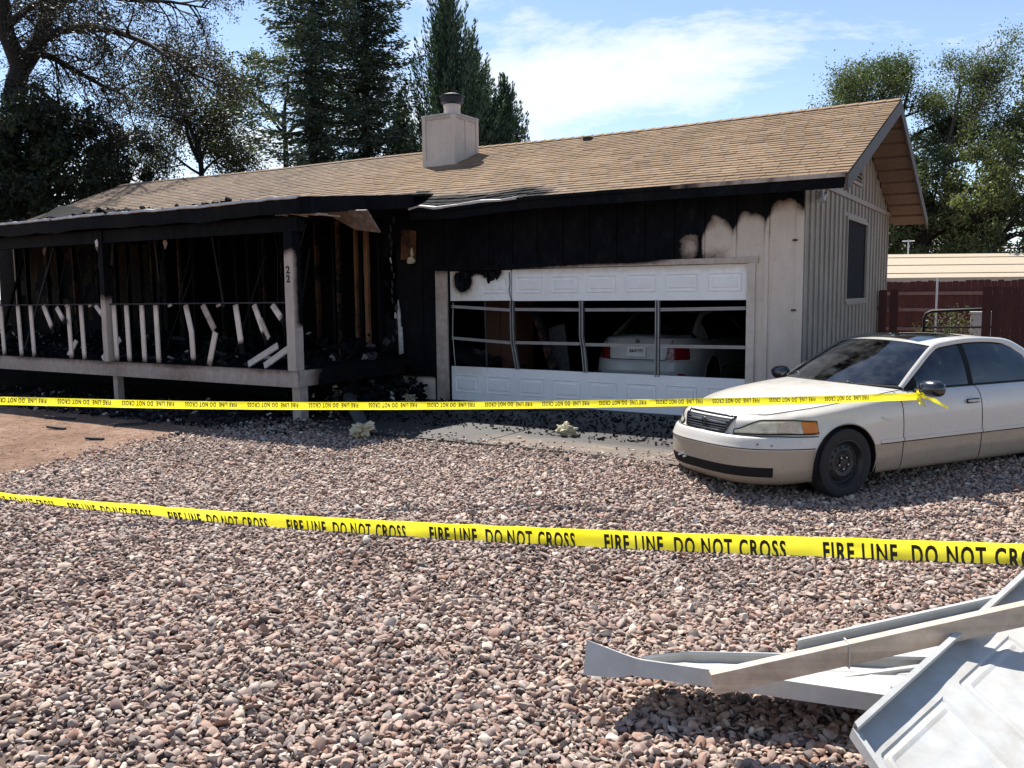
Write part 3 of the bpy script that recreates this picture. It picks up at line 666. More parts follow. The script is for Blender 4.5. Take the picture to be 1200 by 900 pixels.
for i in range(7):   # frayed wood on top of the corner post
    a = Vector((-8.95+.09*i, 8.60+.03*i, 2.82+.01*(i % 3)))
    MB().bar(a, a+Vector((random.uniform(.15, .3), random.uniform(.05, .25), random.uniform(-.07, .05))), .05, .015).build('splintered_wood', BARE, house, attr={'char': lambda x, y, z: .22})
# scorched foil and insulation on the house corner beside the garage
for i in range(16):
    z = 1.0+i*.13
    scrap('foil_scrap', (-9.17+random.uniform(-.06, .06), YW-.05, z), (.015+.02*random.random(), .07), FOIL if i % 7 == 3 else CHARG, rx=(0, random.uniform(-.3, .3), 0))
MB().prism([(-9.10, YW-.03, .75), (-9.02, YW-.03, .77), (-9.03, YW-.03, 1.2), (-9.06, YW-.03, 1.22), (-9.06, YW-.03, 1.42), (-9.10, YW-.03, 1.65), (-9.12, YW-.03, 1.5)], (0, .02, 0)).build('foil_strip', FOIL, house)
MB().prism([(-9.02, YW-.03, 2.3), (-8.72, YW-.03, 2.3), (-8.70, YW-.03, 2.75), (-9.0, YW-.03, 2.8)], (0, .012, 0)).build('scorched_sheathing', STUD, house, attr={'char': lambda x, y, z: .42 + .4*fb(x*3, z, 3)})
scrap('hanging_insulation', (-8.80, YW-.06, 2.28), (.09, .07), INSUL, n=9, th=.05); scrap('hanging_insulation', (-8.78, YW-.05, 2.40), (.035, .08), INSUL, n=8, th=.04)
# debris heaped on the deck and against the wall
def heap(name, x0, x1, y0, y1, zb, n, hmax, parent, mats, sz=(.03, .16), label=None):
    for q, (mat, frac) in enumerate(mats):
        mb = MB()
        for i in range(int(n*frac)):
            x, y = random.uniform(x0, x1), random.uniform(y0, y1); h = hmax(x, y)*random.random()
            s = random.uniform(*sz)
            mb.obox((x, y, zb+h), (s*random.uniform(.6, 2.6), s, s*random.uniform(.15, .6)), (random.uniform(-.9, .9), random.uniform(-.9, .9), random.random()*6))
        o = mb.build(name, mat, parent); o['kind'] = 'stuff'
        if label and parent is None: tag(o, label[q], 'debris', kind='stuff')
heap('deck_debris', -20, -8.9, 8.95, 11.3, .70, 900, lambda x, y: .04+.36*sm(9, 11.3, y), house, ((CHAR, .86), (CHARG, .11), (BARE, .03)), (.02, .11))
heap('entry_debris', -9.6, -8.45, 9.6, 11.3, .02, 700, lambda x, y: .25+.75*sm(-8.4, -9.5, x)*sm(9.3, 11, y), house, ((CHAR, .86), (CHARG, .11), (BARE, .03)), (.02, .09))
# ---- garage door remains
DY = 11.45
def door_section(x0, x1, z0, z1, npan, charf, tilt=0.0, name='garage_door_section', label=None, zl=0.0):
    tr_ = lambda x, z: z + zl*((x1-x)/(x1-x0))
    nx_, nz_ = max(4, int((x1-x0)/.05)), 10
    g = MB().grid([[(x0+(x1-x0)*i/nx_, DY, tr_(x0+(x1-x0)*i/nx_, z0+(z1-z0)*j/nz_)) for j in range(nz_+1)] for i in range(nx_+1)])
    o = g.build(name, WHITE, house, attr={'char': charf}, recalc=False); m = o.modifiers.new('t', 'SOLIDIFY'); m.thickness = .045; m.offset = -1
    if label: tag(o, label)
    w_ = (x1-x0)/npan
    for i in range(npan):
        a, b = x0+w_*i+w_*.12, x0+w_*(i+1)-w_*.12; c, d = z0+(z1-z0)*.24, z1-(z1-z0)*.24
        ins = .035
        if charf((a+b)/2, 0, (c+d)/2) > .6: continue
        mbp = MB(); y0, y1 = DY-.001, DY-.013
        z_ = lambda x, q: tr_(x, q)
        ring = lambda k, y: [(a+k, y, z_(a+k, c+k)), (b-k, y, z_(b-k, c+k)), (b-k, y, z_(b-k, d-k)), (a+k, y, z_(a+k, d-k))]
        rs = [ring(0, y0), ring(.008, y1), ring(.022, y0+.0005), ring(.05, y0+.0002), ring(.062, y1)]
        for r1, r2 in zip(rs, rs[1:]): mbp.add(r1+r2, [(q, (q+1) % 4, 4+(q+1) % 4, 4+q) for q in range(4)])
        mbp.add(rs[-1], [(0, 1, 2, 3)])
        mbp.build('raised_panel', WHITE, o, attr={'char': charf})
    return o
def top_char(x, y, z): return .18*sm(1.95, 2.1, z)
def brk_char(x, y, z):
    a = 1.25*math.exp(-((x+7.85)/.16)**2-((z-1.93)/.16)**2) + 1.3*math.exp(-((x+7.30)/.17)**2-((z-2.06)/.10)**2) + 1.0*math.exp(-((x+7.55)/.2)**2-((z-2.1)/.06)**2)
    return min(1, a) + .16*sm(-6.95, -8.1, x)
door_section(-6.95, -3.345, 1.622, 2.095, 6, top_char, label='white raised panel top section of the garage door')
door_section(-8.10, -6.975, 1.628, 2.09, 2, brk_char, name='broken_door_section', label='burnt broken corner of the white garage door')
door_section(-8.10, -3.345, .035, .575, 8, lambda x, y, z: .22*math.exp(-((x+7.8)/.35)**2-((z-.55)/.12)**2), label='white raised panel bottom section of the garage door', zl=.012)
for i, (x, z, sx, sz_) in enumerate(((-7.95, 1.95, .06, .13), (-7.86, 1.86, .05, .16), (-7.78, 2.02, .06, .08), (-7.42, 2.04, .05, .07), (-7.3, 2.0, .07, .11), (-7.2, 2.03, .05, .09), (-7.36, 1.95, .03, .10))):
    scrap('charred_flap', (x, DY-.03, z), (sx, sz_), CHAR, n=8, rx=(0, random.uniform(-.4, .4), 0))
MB().tube([(-6.99, DY-.02, 2.06), (-6.97, DY-.03, 1.9), (-6.99, DY-.025, 1.78), (-6.95, DY-.02, 1.62), (-6.96, DY-.02, 1.45)], .008, 5).build('split_edge', BLACKM, house)
mull = [(-6.93, [(-6.95, 1.62), (-6.95, 1.2), (-6.94, 1.0), (-6.86, .58)]), (-5.75, [(-5.77, 1.62), (-5.77, 1.1), (-5.74, .95), (-5.70, .575)]), (-4.59, [(-4.59, 1.62), (-4.59, 1.1), (-4.59, .56)])]
for x, pts in mull:
    mb = MB()
    for (a, b), (c, d) in zip(pts, pts[1:]):
        mb.bar((a-.025, DY, b+.004), (c-.025, DY, d-.004), .012, .05, up=(0, 1, 0)); mb.bar((a+.022, DY, b+.004), (c+.022, DY, d-.004), .012, .05, up=(0, 1, 0)); mb.bar((a, DY+.02, b+.004), (c, DY+.02, d-.004), .05, .008, up=(0, 1, 0))
    mb.build('door_mullion', ALU, house)
xs = [-8.08, -6.98, -6.90, -5.80, -5.71, -4.62, -4.55, -3.36]
for lvl, zs in enumerate(((1.555, 1.50, 1.51, 1.505, 1.505, 1.51, 1.51, 1.53), (1.055, 1.0, 1.005, 1.01, 1.0, 1.01, 1.005, 1.015))):
    for i in range(4):
        a, b = xs[2*i], xs[2*i+1]; za, zb = zs[2*i], zs[2*i+1]
        mb = MB(); mb.bar((a, DY-.01, za), (b, DY-.01, zb), .02, .012); mb.bar((a, DY-.01, za-.032), (b, DY-.01, zb-.032), .02, .012); mb.bar((a, DY+.008, za-.016), (b, DY+.008, zb-.016), .006, .03)
        mb.build('door_strut', ALU, house)
MB().tube([(-8.05, DY, 1.6), (-8.07, DY, 1.1), (-8.03, DY, .6)], .008, 5).build('door_edge_rail', ALU, house)
MB().bar((-7.46, DY+.02, 1.62), (-7.44, DY+.02, .6), .025, .02, up=(0, 1, 0)).build('door_edge_rail', CHARG, house)
# trim around the opening
def trimbox(lo, hi, cf, axis=2):
    mb = MB(); n = 30
    for i in range(n):
        l, h = list(lo), list(hi); l[axis] = lo[axis]+(hi[axis]-lo[axis])*i/n; h[axis] = lo[axis]+(hi[axis]-lo[axis])*(i+1)/n; mb.box(l, h)
    return mb.build('door_trim', TRIM, house, attr={'char': cf})
trimbox((-8.335, YW-.03, .03), (-8.112, YW+.1, 2.10), lambda x, y, z: .22+.15*fb(x*3, z, 2)+.3*sm(2.0, 2.1, z))
trimbox((-3.333, YW-.03, .03), (-3.225, YW+.1, 2.098), lambda x, y, z: .05)
trimbox((-8.34, YW-.033, 2.102), (-3.19, YW+.05, 2.175), lambda x, y, z: max(0, min(1, .15+.75*sm(-4.1, -4.9, x)*sm(2.11, 2.15, z) + .45*sm(-5.5, -7, x))), axis=0)
for a in ((-3.20, 2.30), (-2.70, 2.30), (-2.70, 1.50)):
    pass
for z in (2.37, 1.49): MB().box((-2.76, YW-.034, z-.012), (-2.70, YW-.024, z+.012)).build('corner_bracket', BLACKM, house)
# twin floodlight at the gable corner
fl_ = MB().lathe([(.05, 0), (.05, .03), (.03, .04)], (XG+.03, 11.80, 3.06), 14, Matrix.Rotation(R(90), 3, 'Y')).build('floodlight', GALV, house)
MB().tube([(XG+.06, 11.80, 3.06), (XG+.12, 11.76, 3.02), (XG+.14, 11.74, 2.98)], .012, 6).build('arm', GALV, fl_)
Mh = Matrix.Rotation(R(160), 3, 'X')
MB().lathe([(.025, -.06), (.032, -.02), (.06, .05), (.062, .07), (.05, .068)], (XG+.15, 11.70, 2.93), 16, Mh).build('lamp_head', GALV, fl_, smooth=True, angle=50)
MB().lathe([(.025, -.06), (.032, -.02), (.06, .05), (.062, .07), (.05, .068)], (XG+.10, 11.92, 2.97), 16, Matrix.Rotation(R(120), 3, 'Y')).build('lamp_head', GALV, fl_, smooth=True, angle=50)
MB().tube([(XG+.02, 11.78, 3.3), (XG+.05, 11.76, 3.2), (XG+.04, 11.80, 3.08)], .006, 5).build('cable', DRIP, fl_)
# loose things inside the garage
cab = empty('storage_cabinet', (-7.75, 12.6, .035)); tag(cab, 'scorched brown wooden cabinet inside the garage by the left jamb', 'cabinet')
CABM = charred('cabinet_wood', (.05, .028, .02), var=.3)
cb = lambda x, y, z: .25+.2*fb(x*2, z, 2)
MB().box((-8.0, 12.35, .04), (-7.42, 12.9, 1.75)).build('carcass', CABM, cab, attr={'char': cb})
MB().box((-7.99, 12.325, .08), (-7.72, 12.349, 1.72)).build('door', CABM, cab, attr={'char': cb}); MB().box((-7.71, 12.325, .08), (-7.43, 12.349, 1.72)).build('door', CABM, cab, attr={'char': cb})
pl = MB().bar((-7.15, 12.3, 1.75), (-6.35, 12.0, .06), .14, .035, up=(0, 1, 0)).build('leaning_plank', STUD, None, attr={'char': lambda x, y, z: .62+.2*fb(x*3, z, 2)}); tag(pl, 'bare wooden plank leaning inside the garage behind the door struts', 'plank')
pl = MB().bar((-6.75, 12.5, 1.2), (-6.45, 12.2, .06), .3, .03, up=(0, 1, 0)).build('leaning_plank', CHARG, None); tag(pl, 'wide greyish board slumped beside the cabinet inside the garage', 'plank')
sf = MB().box((-8.4, 13.6, 1.45), (-7.0, 14.0, 1.48)); sf.build('garage_shelf', CHARG, house)
heap('garage_rubble', -8.3, -6.3, 11.75, 13.0, .04, 260, lambda x, y: .3+.45*sm(-7.2, -8.2, x), house, ((CHAR, .6), (CHARG, .4)), (.05, .25))
# ------------------------------------------------------------------ cars
def paint(name, c, dirt=(.30, .25, .19), amt=.35, coat=.6):
    m, nt, b = newmat(name); v = coords(nt)
    n = noise(nt, v, 3, 6, .65); n2 = noise(nt, v, 45, 3, .6)
    g = node(nt, 'ShaderNodeNewGeometry'); sp = node(nt, 'ShaderNodeSeparateXYZ'); nt.links.new(g.outputs['Normal'], sp.inputs[0])
    f = math_(nt, 'MULTIPLY', math_(nt, 'ADD', math_(nt, 'MULTIPLY', n, .7), math_(nt, 'MULTIPLY', n2, .5)), amt, clamp=True)
    nt.links.new(mixc(nt, f, c, dirt), b.inputs['Base Color'])
    rr = ramp(nt, [(.35, .22), (.7, .5)]); nt.links.new(n, rr.inputs[0]); nt.links.new(rr.outputs[0], b.inputs['Roughness'])
    b.inputs['Coat Weight'].default_value = coat; b.inputs['Coat Roughness'].default_value = .08; return m
PEARL = paint('pearl_white_paint', (.66, .63, .575), amt=.30)
BEIGE = paint('champagne_lower_paint', (.33, .28, .22), amt=.4)
GWHITE = paint('dusty_white_paint', (.50, .50, .48), (.10, .09, .08), .5, .3)
RUBBER = simple('tyre_rubber', (.018, .018, .019), .85, var=.3, nscale=20, bumps=.2)
STEEL = simple('black_steel_wheel', (.026, .026, .027), .45, .3, var=.4, nscale=15)
CHROME = simple('chrome', (.55, .55, .56), .18, 1.0, var=.1)
DPLAST = simple('black_plastic', (.010, .010, .011), .75, var=.3, spec=.2)
SEAM = simple('panel_gap', (.006, .006, .006), .9, var=.1)
AMBER = simple('amber_lens', (.62, .19, .02), .25, var=.15, coat=.5)
REDL = simple('red_lens', (.16, .008, .012), .2, var=.15, coat=.5)
SEAT = simple('grey_seat', (.16, .17, .18), .8, var=.2)
PLATE = simple('plate_white', (.62, .62, .60), .5, var=.1)
def lamp_glass():
    m, nt, b = newmat('yellowed_headlight'); v = coords(nt)
    n = noise(nt, v, 9, 5, .6); c = ramp(nt, [(.3, (.30, .27, .20)), (.5, (.58, .53, .40)), (.7, (.72, .66, .50))]); nt.links.new(n, c.inputs[0])
    nt.links.new(c.outputs[0], b.inputs['Base Color']); b.inputs['Roughness'].default_value = .22; b.inputs['Coat Weight'].default_value = 1; return m
HEADL = lamp_glass(); HEADL2 = simple('clear_lens', (.52, .42, .30), .2, var=.35, nscale=30, coat=1.0)
def glass(name, tint, mixf, rough=.02):
    m, nt, b = newmat(name); out = nt.nodes['Material Output']
    tr_ = node(nt, 'ShaderNodeBsdfTransparent'); tr_.inputs[0].default_value = (*tint, 1)
    gl = node(nt, 'ShaderNodeBsdfGlossy'); gl.inputs['Roughness'].default_value = rough; gl.inputs[0].default_value = (.9, .95, 1, 1)
    df = node(nt, 'ShaderNodeBsdfDiffuse'); df.inputs[0].default_value = (.32, .34, .35, 1)
    fr = node(nt, 'ShaderNodeFresnel'); fr.inputs[0].default_value = 1.5
    f = math_(nt, 'ADD', math_(nt, 'MULTIPLY', fr.outputs[0], 1.0), mixf, clamp=True)
    dn_ = noise(nt, coords(nt), 6, 6, .7); dd = ramp(nt, [(.4, .0), (.75, .12)]); nt.links.new(dn_, dd.inputs[0])
    ms = node(nt, 'ShaderNodeMixShader'); nt.links.new(f, ms.inputs[0]); nt.links.new(tr_.outputs[0], ms.inputs[1]); nt.links.new(gl.outputs[0], ms.inputs[2])
    m2 = node(nt, 'ShaderNodeMixShader'); nt.links.new(dd.outputs[0], m2.inputs[0]); nt.links.new(ms.outputs[0], m2.inputs[1]); nt.links.new(df.outputs[0], m2.inputs[2])
    nt.links.new(m2.outputs[0], out.inputs[0]); return m
WSHIELD = glass('windshield_glass', (.50, .55, .56), .06); SIDEG = glass('tinted_glass', (.10, .115, .12), .03)

def crom(P, T, t):
    """Catmull-Rom through points P (k,d) at parameters T, evaluated at t"""
    P = np.asarray(P, float); T = np.asarray(T, float); t = np.clip(np.asarray(t, float), T[0], T[-1])
    k = len(T); M_ = np.zeros_like(P)
    for i in range(k):
        a, b = max(0, i-1), min(k-1, i+1); M_[i] = (P[b]-P[a])/(T[b]-T[a])
    i = np.clip(np.searchsorted(T, t, 'right')-1, 0, k-2); h = (T[i+1]-T[i]); u = (t-T[i])/h
    u = u[:, None]; h = h[:, None]
    return (2*u**3-3*u**2+1)*P[i] + (u**3-2*u**2+u)*h*M_[i] + (-2*u**3+3*u**2)*P[i+1] + (u**3-u**2)*h*M_[i+1]
def npsm(a, b, x): t = np.clip((x-a)/(b-a), 0, 1); return t*t*(3-2*t)

def make_car(root, upper, lower, front_detail=True, rear_detail=True, two_tone=True):
    AX, B = 1.455, .905
    # half outline, rear centre -> side -> front centre
    seams = [.755, -.345, -1.40]
    th = np.linspace(0, math.pi/2, 34); nr = 3.3; nf = 3.0
    rear = [(-1.2 - 1.30*abs(math.cos(t))**(2/nr), B*abs(math.sin(t))**(2/nr)) for t in th[:-1]]
    side = list(np.arange(-1.2, 1.0, .03)) + [1.0]
    for s in seams: side += [s-.006, s, s+.006]
    side = [(x, B - .012*((x+.2)/1.2)**2*0) for x in sorted(side)]
    fth = np.linspace(math.pi/2, 0, 60)
    front = [(1.0 + 1.45*abs(math.cos(t))**(2/nf), B*abs(math.sin(t))**(2/nf)) for t in fth[1:]]
    out = np.array(rear + side + front)
    # resample the ends so that spacing stays even
    d = np.r_[0, np.cumsum(np.hypot(*np.diff(out, axis=0).T))]
    keep = [0]
    for i in range(1, len(out)):
        if d[i]-d[keep[-1]] > .012 or any(abs(out[i, 0]-s) < .007 for s in seams) or i == len(out)-1: keep.append(i)
    out = out[keep]
    # fill long gaps near the corners
    fine = [out[0]]
    for a, b in zip(out, out[1:]):
        n = max(1, int(np.hypot(*(b-a))/.035))
        for q in range(1, n+1): fine.append(a+(b-a)*q/n)
    out = np.array(fine); NS = len(out)
    tan = np.gradient(out, axis=0); tan /= np.linalg.norm(tan, axis=1)[:, None]
    nor = np.c_[-tan[:, 1], tan[:, 0]]            # outward? fix below
    nor *= np.sign((nor*np.c_[out[:, 0]*.2, out[:, 1]+.2]).sum(1))[:, None]
    x = out[:, 0]
    lev_side = np.array([(.17, .12), (.205, .045), (.30, .014), (.47, 0), (.505, 0), (.66, .004), (.80, .022), (.895, .065), (.945, .140)])
    lev_front = np.array([(.125, .17), (.165, .07), (.27, .010), (.47, 0), (.50, .004), (.575, .035), (.605, .085), (.715, .125), (.765, .205)])
    lev_rear = np.array([(.22, .14), (.26, .06), (.35, .01), (.47, 0), (.505, 0), (.63, .02), (.66, .055), (.88, .085), (.985, .16)])
    wf = npsm(1.5, 2.12, x); wr = npsm(-1.75, -2.2, x)
    LV = lev_side[None]*(1-wf-wr)[:, None, None] + lev_front[None]*wf[:, None, None] + lev_rear[None]*wr[:, None, None]
    tt = np.clip((x-.50)/(2.2-.50), 0, 1)**1.25
    ztop = .945 - .18*tt + .04*npsm(-1.3, -2.1, x)
    LV[:, 8, 0] = ztop; LV[:, 7, 0] = np.minimum(LV[:, 7, 0], ztop-.045); LV[:, 6, 0] = np.minimum(LV[:, 6, 0], ztop-.10-.03*(1-wf))
    T = np.array([0, 1, 2, 3, 4, 5, 6, 7, 8.])
    tv = np.r_[0, .5, 1, 1.33, 1.66, 2, 2.25, 2.5, 2.75, 3, 3.3, 3.65, 4, 4.25, 4.5, 4.75, 5, 5.25, 5.5, 5.75, 6, 6.2, 6.4, 6.6, 6.8, 7, 7.25, 7.5, 7.75, 8]
    NV = len(tv); G = np.zeros((NS, NV, 3))
    for i in range(NS):
        zi = crom(LV[i], T, tv)
        G[i, :, 2] = zi[:, 0]; G[i, :, 0] = x[i]-nor[i, 0]*zi[:, 1]; G[i, :, 1] = np.maximum(0, out[i, 1]-nor[i, 1]*zi[:, 1])
    G[0, :, 1] = 0; G[-1, :, 1] = 0
    # wheel arches
    RA, ZA = .362, .325
    for xa in (AX, -AX):
        dx, dz = G[..., 0]-xa, G[..., 2]-ZA; rr_ = np.hypot(dx, dz); onside = G[..., 1] > .6
        ins = (rr_ < RA) & onside; o_ = np.pad((~ins) & onside, 1); dil = np.zeros_like(ins)
        for a_ in (0, 1, 2):
            for b_ in (0, 1, 2): dil |= o_[a_:a_+ins.shape[0], b_:b_+ins.shape[1]]
        near = ins & dil
        k = RA/np.maximum(rr_, 1e-6); G[..., 0] = np.where(near, xa+dx*k, G[..., 0]); G[..., 2] = np.where(near, ZA+dz*k, G[..., 2])
    # panel gaps pushed in
    gapc = set()
    for s in seams:
        i = int(np.argmin(np.abs(x-s))); G[i, 3:, 1] -= .012; gapc |= {i-1, i}
    fcx = (G[:-1, :-1]+G[1:, 1:])/2
    iv = lambda t: int(np.argmin(np.abs(tv-t)))
    parts = {}
    def put(nm, mat, i, j, sgn, side_sep):
        key = (nm, sgn if side_sep else 0); parts.setdefault(key, (mat, MB()))
        q = [G[i, j], G[i+1, j], G[i+1, j+1], G[i, j+1]]
        q = [(p[0], p[1]*sgn, p[2]) for p in q]
        parts[key][1].add(q if sgn > 0 else q[::-1], [(0, 1, 2, 3)])
    v3, v4, v5, v6, v7 = iv(3), iv(4), iv(5), iv(6), iv(7)
    for i in range(NS-1):
        for j in range(NV-1):
            c = fcx[i, j]; cx_, cy_, cz_ = c
            if cy_ > .55 and all(min(np.hypot(q_[0]-xa, q_[2]-ZA) for xa in (AX, -AX)) < RA+.0015 for q_ in (G[i, j], G[i+1, j], G[i+1, j+1], G[i, j+1])): continue
            low = j < v3; lowm = lower if (low and two_tone) else upper
            for sgn in (1, -1):
                if i in gapc and j >= 2: put('panel_gap', SEAM, i, j, sgn, False); continue
                if j < 1: put('underbody_lip', DPLAST if cx_ < 1.2 else lower, i, j, sgn, False); continue
                if cx_ > 1.80 and j < v5:
                    if iv(1.66) <= j < iv(2.25) and cy_ < .70 and cx_ > 1.9 and front_detail: put('bumper_intake', DPLAST, i, j, sgn, False)
                    else: put('front_bumper_lower' if low else 'front_bumper', lowm, i, j, sgn, False)
                elif cx_ > .755: put('front_fender' if cx_ < 2.16 else 'nose_panel', lowm if low else upper, i, j, sgn, True) if not low else put('front_fender_lower', lowm, i, j, sgn, True)
                elif cx_ > -.345: put('front_door_lower' if low else 'front_door', lowm, i, j, sgn, True)
                elif cx_ > -1.40 and not (cx_ < -1.40): put('rear_door_lower' if low else 'rear_door', lowm, i, j, sgn, True)
                elif cx_ < -2.0 and j < v5: put('rear_bumper', lowm, i, j, sgn, False)
                elif cx_ < -2.10 and v6 <= j < v7 and cy_ > .46: put('tail_light', REDL, i, j, sgn, True)
                else: put('rear_quarter_lower' if low else 'rear_quarter', lowm, i, j, sgn, True)
    objs = {}
    def smooth_build(mb, nm, mat, parent=root, angle=35):
        me = bpy.data.meshes.new(nm); a = np.array(mb.v); lo, hi = a.min(0), a.max(0); o = Vector(((lo[0]+hi[0])/2, (lo[1]+hi[1])/2, lo[2]))
        me.from_pydata([tuple(p) for p in a-np.array(o)], [], mb.f)
        bm = bmesh.new(); bm.from_mesh(me); bmesh.ops.remove_doubles(bm, verts=bm.verts, dist=.0006); bmesh.ops.recalc_face_normals(bm, faces=bm.faces)
        bm.to_mesh(me); bm.free(); me.shade_smooth(); me.set_sharp_from_angle(angle=R(angle))
        return place(nm, me, mat, parent, o)
    names = {'front_fender_lower': 'fender_lower_panel', 'front_door_lower': 'door_lower_panel', 'rear_door_lower': 'door_lower_panel', 'rear_quarter_lower': 'quarter_lower_panel', 'front_bumper_lower': 'bumper_lower_panel'}
    order = sorted(parts, key=lambda k: 1 if 'lower' in k[0] or k[0] in ('turn_signal', 'bumper_intake') else 0)
    for key in order:
        nm, sgn = key; mat, mb = parts[key]
        par = root
        base = nm.replace('_lower', '')
        if nm == 'turn_signal': par = objs.get(('headlight', sgn), root)
        elif nm == 'bumper_intake': par = objs.get(('front_bumper', 0), root)
        elif '_lower' in nm: par = objs.get((base, sgn), root)
        objs[key] = smooth_build(mb, names.get(nm, nm), mat, par)
    # ---- headlamps laid on the body surface, with a dark gasket and an amber end
    def onbody(fi, z, off):
        i0 = int(fi); f_ = fi-i0; cols = []
        for q in (i0, min(NS-1, i0+1)):
            zz = G[q, :, 2]; cols.append(np.array([np.interp(z, zz, G[q, :, 0]), np.interp(z, zz, G[q, :, 1]), z]))
        p = cols[0]*(1-f_)+cols[1]*f_; n_ = nor[i0]*(1-f_)+nor[min(NS-1, i0+1)]*f_
        return np.array([p[0]+n_[0]*off, p[1]+n_[1]*off, p[2]])
    i_out = float(np.interp(1.77, x[NS//2:], np.arange(NS//2, NS))); i_in = NS-1-float(np.interp(.40, out[::-1][:60, 1], np.arange(60)))
    zlo = lambda t: .606+.012*t; zhi = lambda t: zlo(t)+.028+.085*npsm(0, .42, t)**.8 - .012*npsm(.75, 1, t)
    for sgn in (1, -1):
        def patch(t0, t1, off, n=26):
            rows = []
            for t in np.linspace(t0, t1, n):
                fi = i_in+(i_out-i_in)*t
                rows.append([(lambda p: (p[0], p[1]*sgn, p[2]))(onbody(fi, zlo(t)+(zhi(t)-zlo(t))*v, off*(1 if .02 < v < .98 else .2))) for v in (0, .12, .3, .5, .7, .88, 1)])
            return MB().grid(rows)
        if not front_detail: continue
        hl = smooth_build(patch(0, .865, .012), 'headlight', HEADL); objs[('headlight', sgn)] = hl
        smooth_build(patch(.87, 1.0, .012, 10), 'turn_signal', AMBER, hl)
        smooth_build(patch(.60, .83, .0145, 10), 'inner_lamp', HEADL2, hl)
        lo_ = [onbody(i_in+(i_out-i_in)*t, zlo(t)-.004, .010) for t in np.linspace(0, 1, 26)]; hi_ = [onbody(i_in+(i_out-i_in)*t, zhi(t)+.004, .008) for t in np.linspace(1, 0, 26)]
        MB().tube([(p[0], p[1]*sgn, p[2]) for p in lo_+hi_+lo_[:1]], .006, 5).build('gasket', SEAM, hl)
        gap_ = [onbody(float(q), .590, .004) for q in range(int(np.argmax(x > 1.77)), NS, 2)]; MB().tube([(p[0], p[1]*sgn, p[2]) for p in gap_], .0055, 5).build('bumper_gap', SEAM, root)
        gap_ = [onbody(float(q), .482, .002) for q in range(int(np.argmax(x > 1.80)), NS, 2)]; MB().tube([(p[0], p[1]*sgn, p[2]) for p in gap_], .005, 5).build('bumper_gap', SEAM, root)
    # ---- hood and trunk lid
    def deck(i0, i1, xc, zc, nm, mat, crown):
        idx = list(range(i0, i1+1)); n = 16; P = {1: [], -1: []}
        tt_ = np.linspace(0, 1, len(idx)); C_ = crom(np.c_[xc, zc], np.linspace(0, 1, len(xc)), tt_)
        rows = []
        for q, i in enumerate(idx):
            e = G[i, -1]; row = []
            for k in range(-n, n+1):
                u = abs(k)/n; uu = 1-u
                uu2 = 1-u**1.0
                px = e[0]+(C_[q, 0]-e[0])*(1-u**2); pz_ = e[2]+(C_[q, 1]-e[2])*(1-u**2.2)
                py = e[1]*u*(1 if k > 0 else -1)
                row.append((px, py*.985, pz_+.004))
            rows.append(row)
        mb = MB().grid(rows); return smooth_build(mb, nm, mat, angle=60)
    i_h0 = int(np.argmin(np.abs(x-.60)))
    hood = deck(i_h0, NS-1, [.96, 1.35, 1.8, 2.1, G[-1, -1, 0]], [.985, .965, .915, .86, G[-1, -1, 2]], 'hood', upper, .03)
    i_t1 = int(np.argmin(np.abs(x+1.72)))
    trunk = deck(0, i_t1, [G[0, -1, 0], -2.25, -2.05, -1.95], [G[0, -1, 2], 1.02, 1.03, 1.03], 'trunk_lid', upper, .02)
    # dark line where hood meets fender
    for sgn in (1, -1):
        mb = MB().tube([(G[i, -1, 0], G[i, -1, 1]*sgn*.993, G[i, -1, 2]+.001) for i in range(i_h0, NS-22, 2)], .005, 4); mb.build('hood_gap', SEAM, hood)
    # body side moulding
    for sgn in (1, -1):
        for xa, xb in ((1.05, .765), (.745, -.335), (-.355, -1.05)):
            par = objs[('front_fender' if xb > .7 else 'front_door' if xb > -.4 else 'rear_door', sgn)]
            MB().box((xb, sgn*(B-.004), .478), (xa, sgn*(B+.012), .508)).build('side_moulding', upper, par)
            MB().box((xb, sgn*(B-.004), .468), (xa, sgn*(B+.010), .4775)).build('moulding_shadow_gap', SEAM, par)
    # ---- greenhouse
    rail_ = np.array([(.64, .755, .952), (.36, .685, 1.13), (.02, .605, 1.318), (-.12, .60, 1.345), (-.45, .605, 1.372), (-.85, .60, 1.362), (-1.15, .59, 1.315), (-1.45, .63, 1.16), (-1.76, .70, .995)])
    tr0 = np.r_[0, np.cumsum(np.linalg.norm(np.diff(rail_, axis=0), axis=1))]; tr0 /= tr0[-1]
    RL = lambda t: crom(rail_, tr0, t)
    tA, tC = tr0[2], tr0[6]; mbw = MB()
    def surf(edge, cx0, cz0, cx1, cz1, nm, mat, cut=0.0, n=14, parent=root, bul=.0, inner=1.0):
        """edge: list of left points; centre line from (cx0,cz0) to (cx1,cz1)"""
        rows = []
        m_ = len(edge)
        for q, e in enumerate(edge):
            t = q/(m_-1); cx_ = cx0+(cx1-cx0)*t; cz_ = cz0+(cz1-cz0)*t + bul*math.sin(math.pi*t); row = []
            for k in range(-n, n+1):
                u = abs(k)/n
                row.append((e[0]+(cx_-e[0])*(1-u**2), e[1]*k/n*inner, e[2]+(cz_-e[2])*(1-u**2.4)))
            rows.append(row)
        return smooth_build(MB().grid(rows), nm, mat, parent, 60)
    wsh = surf(RL(np.linspace(0.02, tA*.985, 12)), .985, .985, .165, 1.375, 'windshield', WSHIELD, bul=.012, inner=.955)
    roofp = surf(RL(np.linspace(tA, tC, 18)), .165, 1.375, -1.22, 1.372, 'roof_panel', upper, bul=.047)
    rg = surf(RL(np.linspace(tC+.01, .985, 10)), -1.22, 1.372, -1.93, 1.025, 'rear_window', SIDEG, bul=.02, inner=.93)
    # sunroof
    rows = []
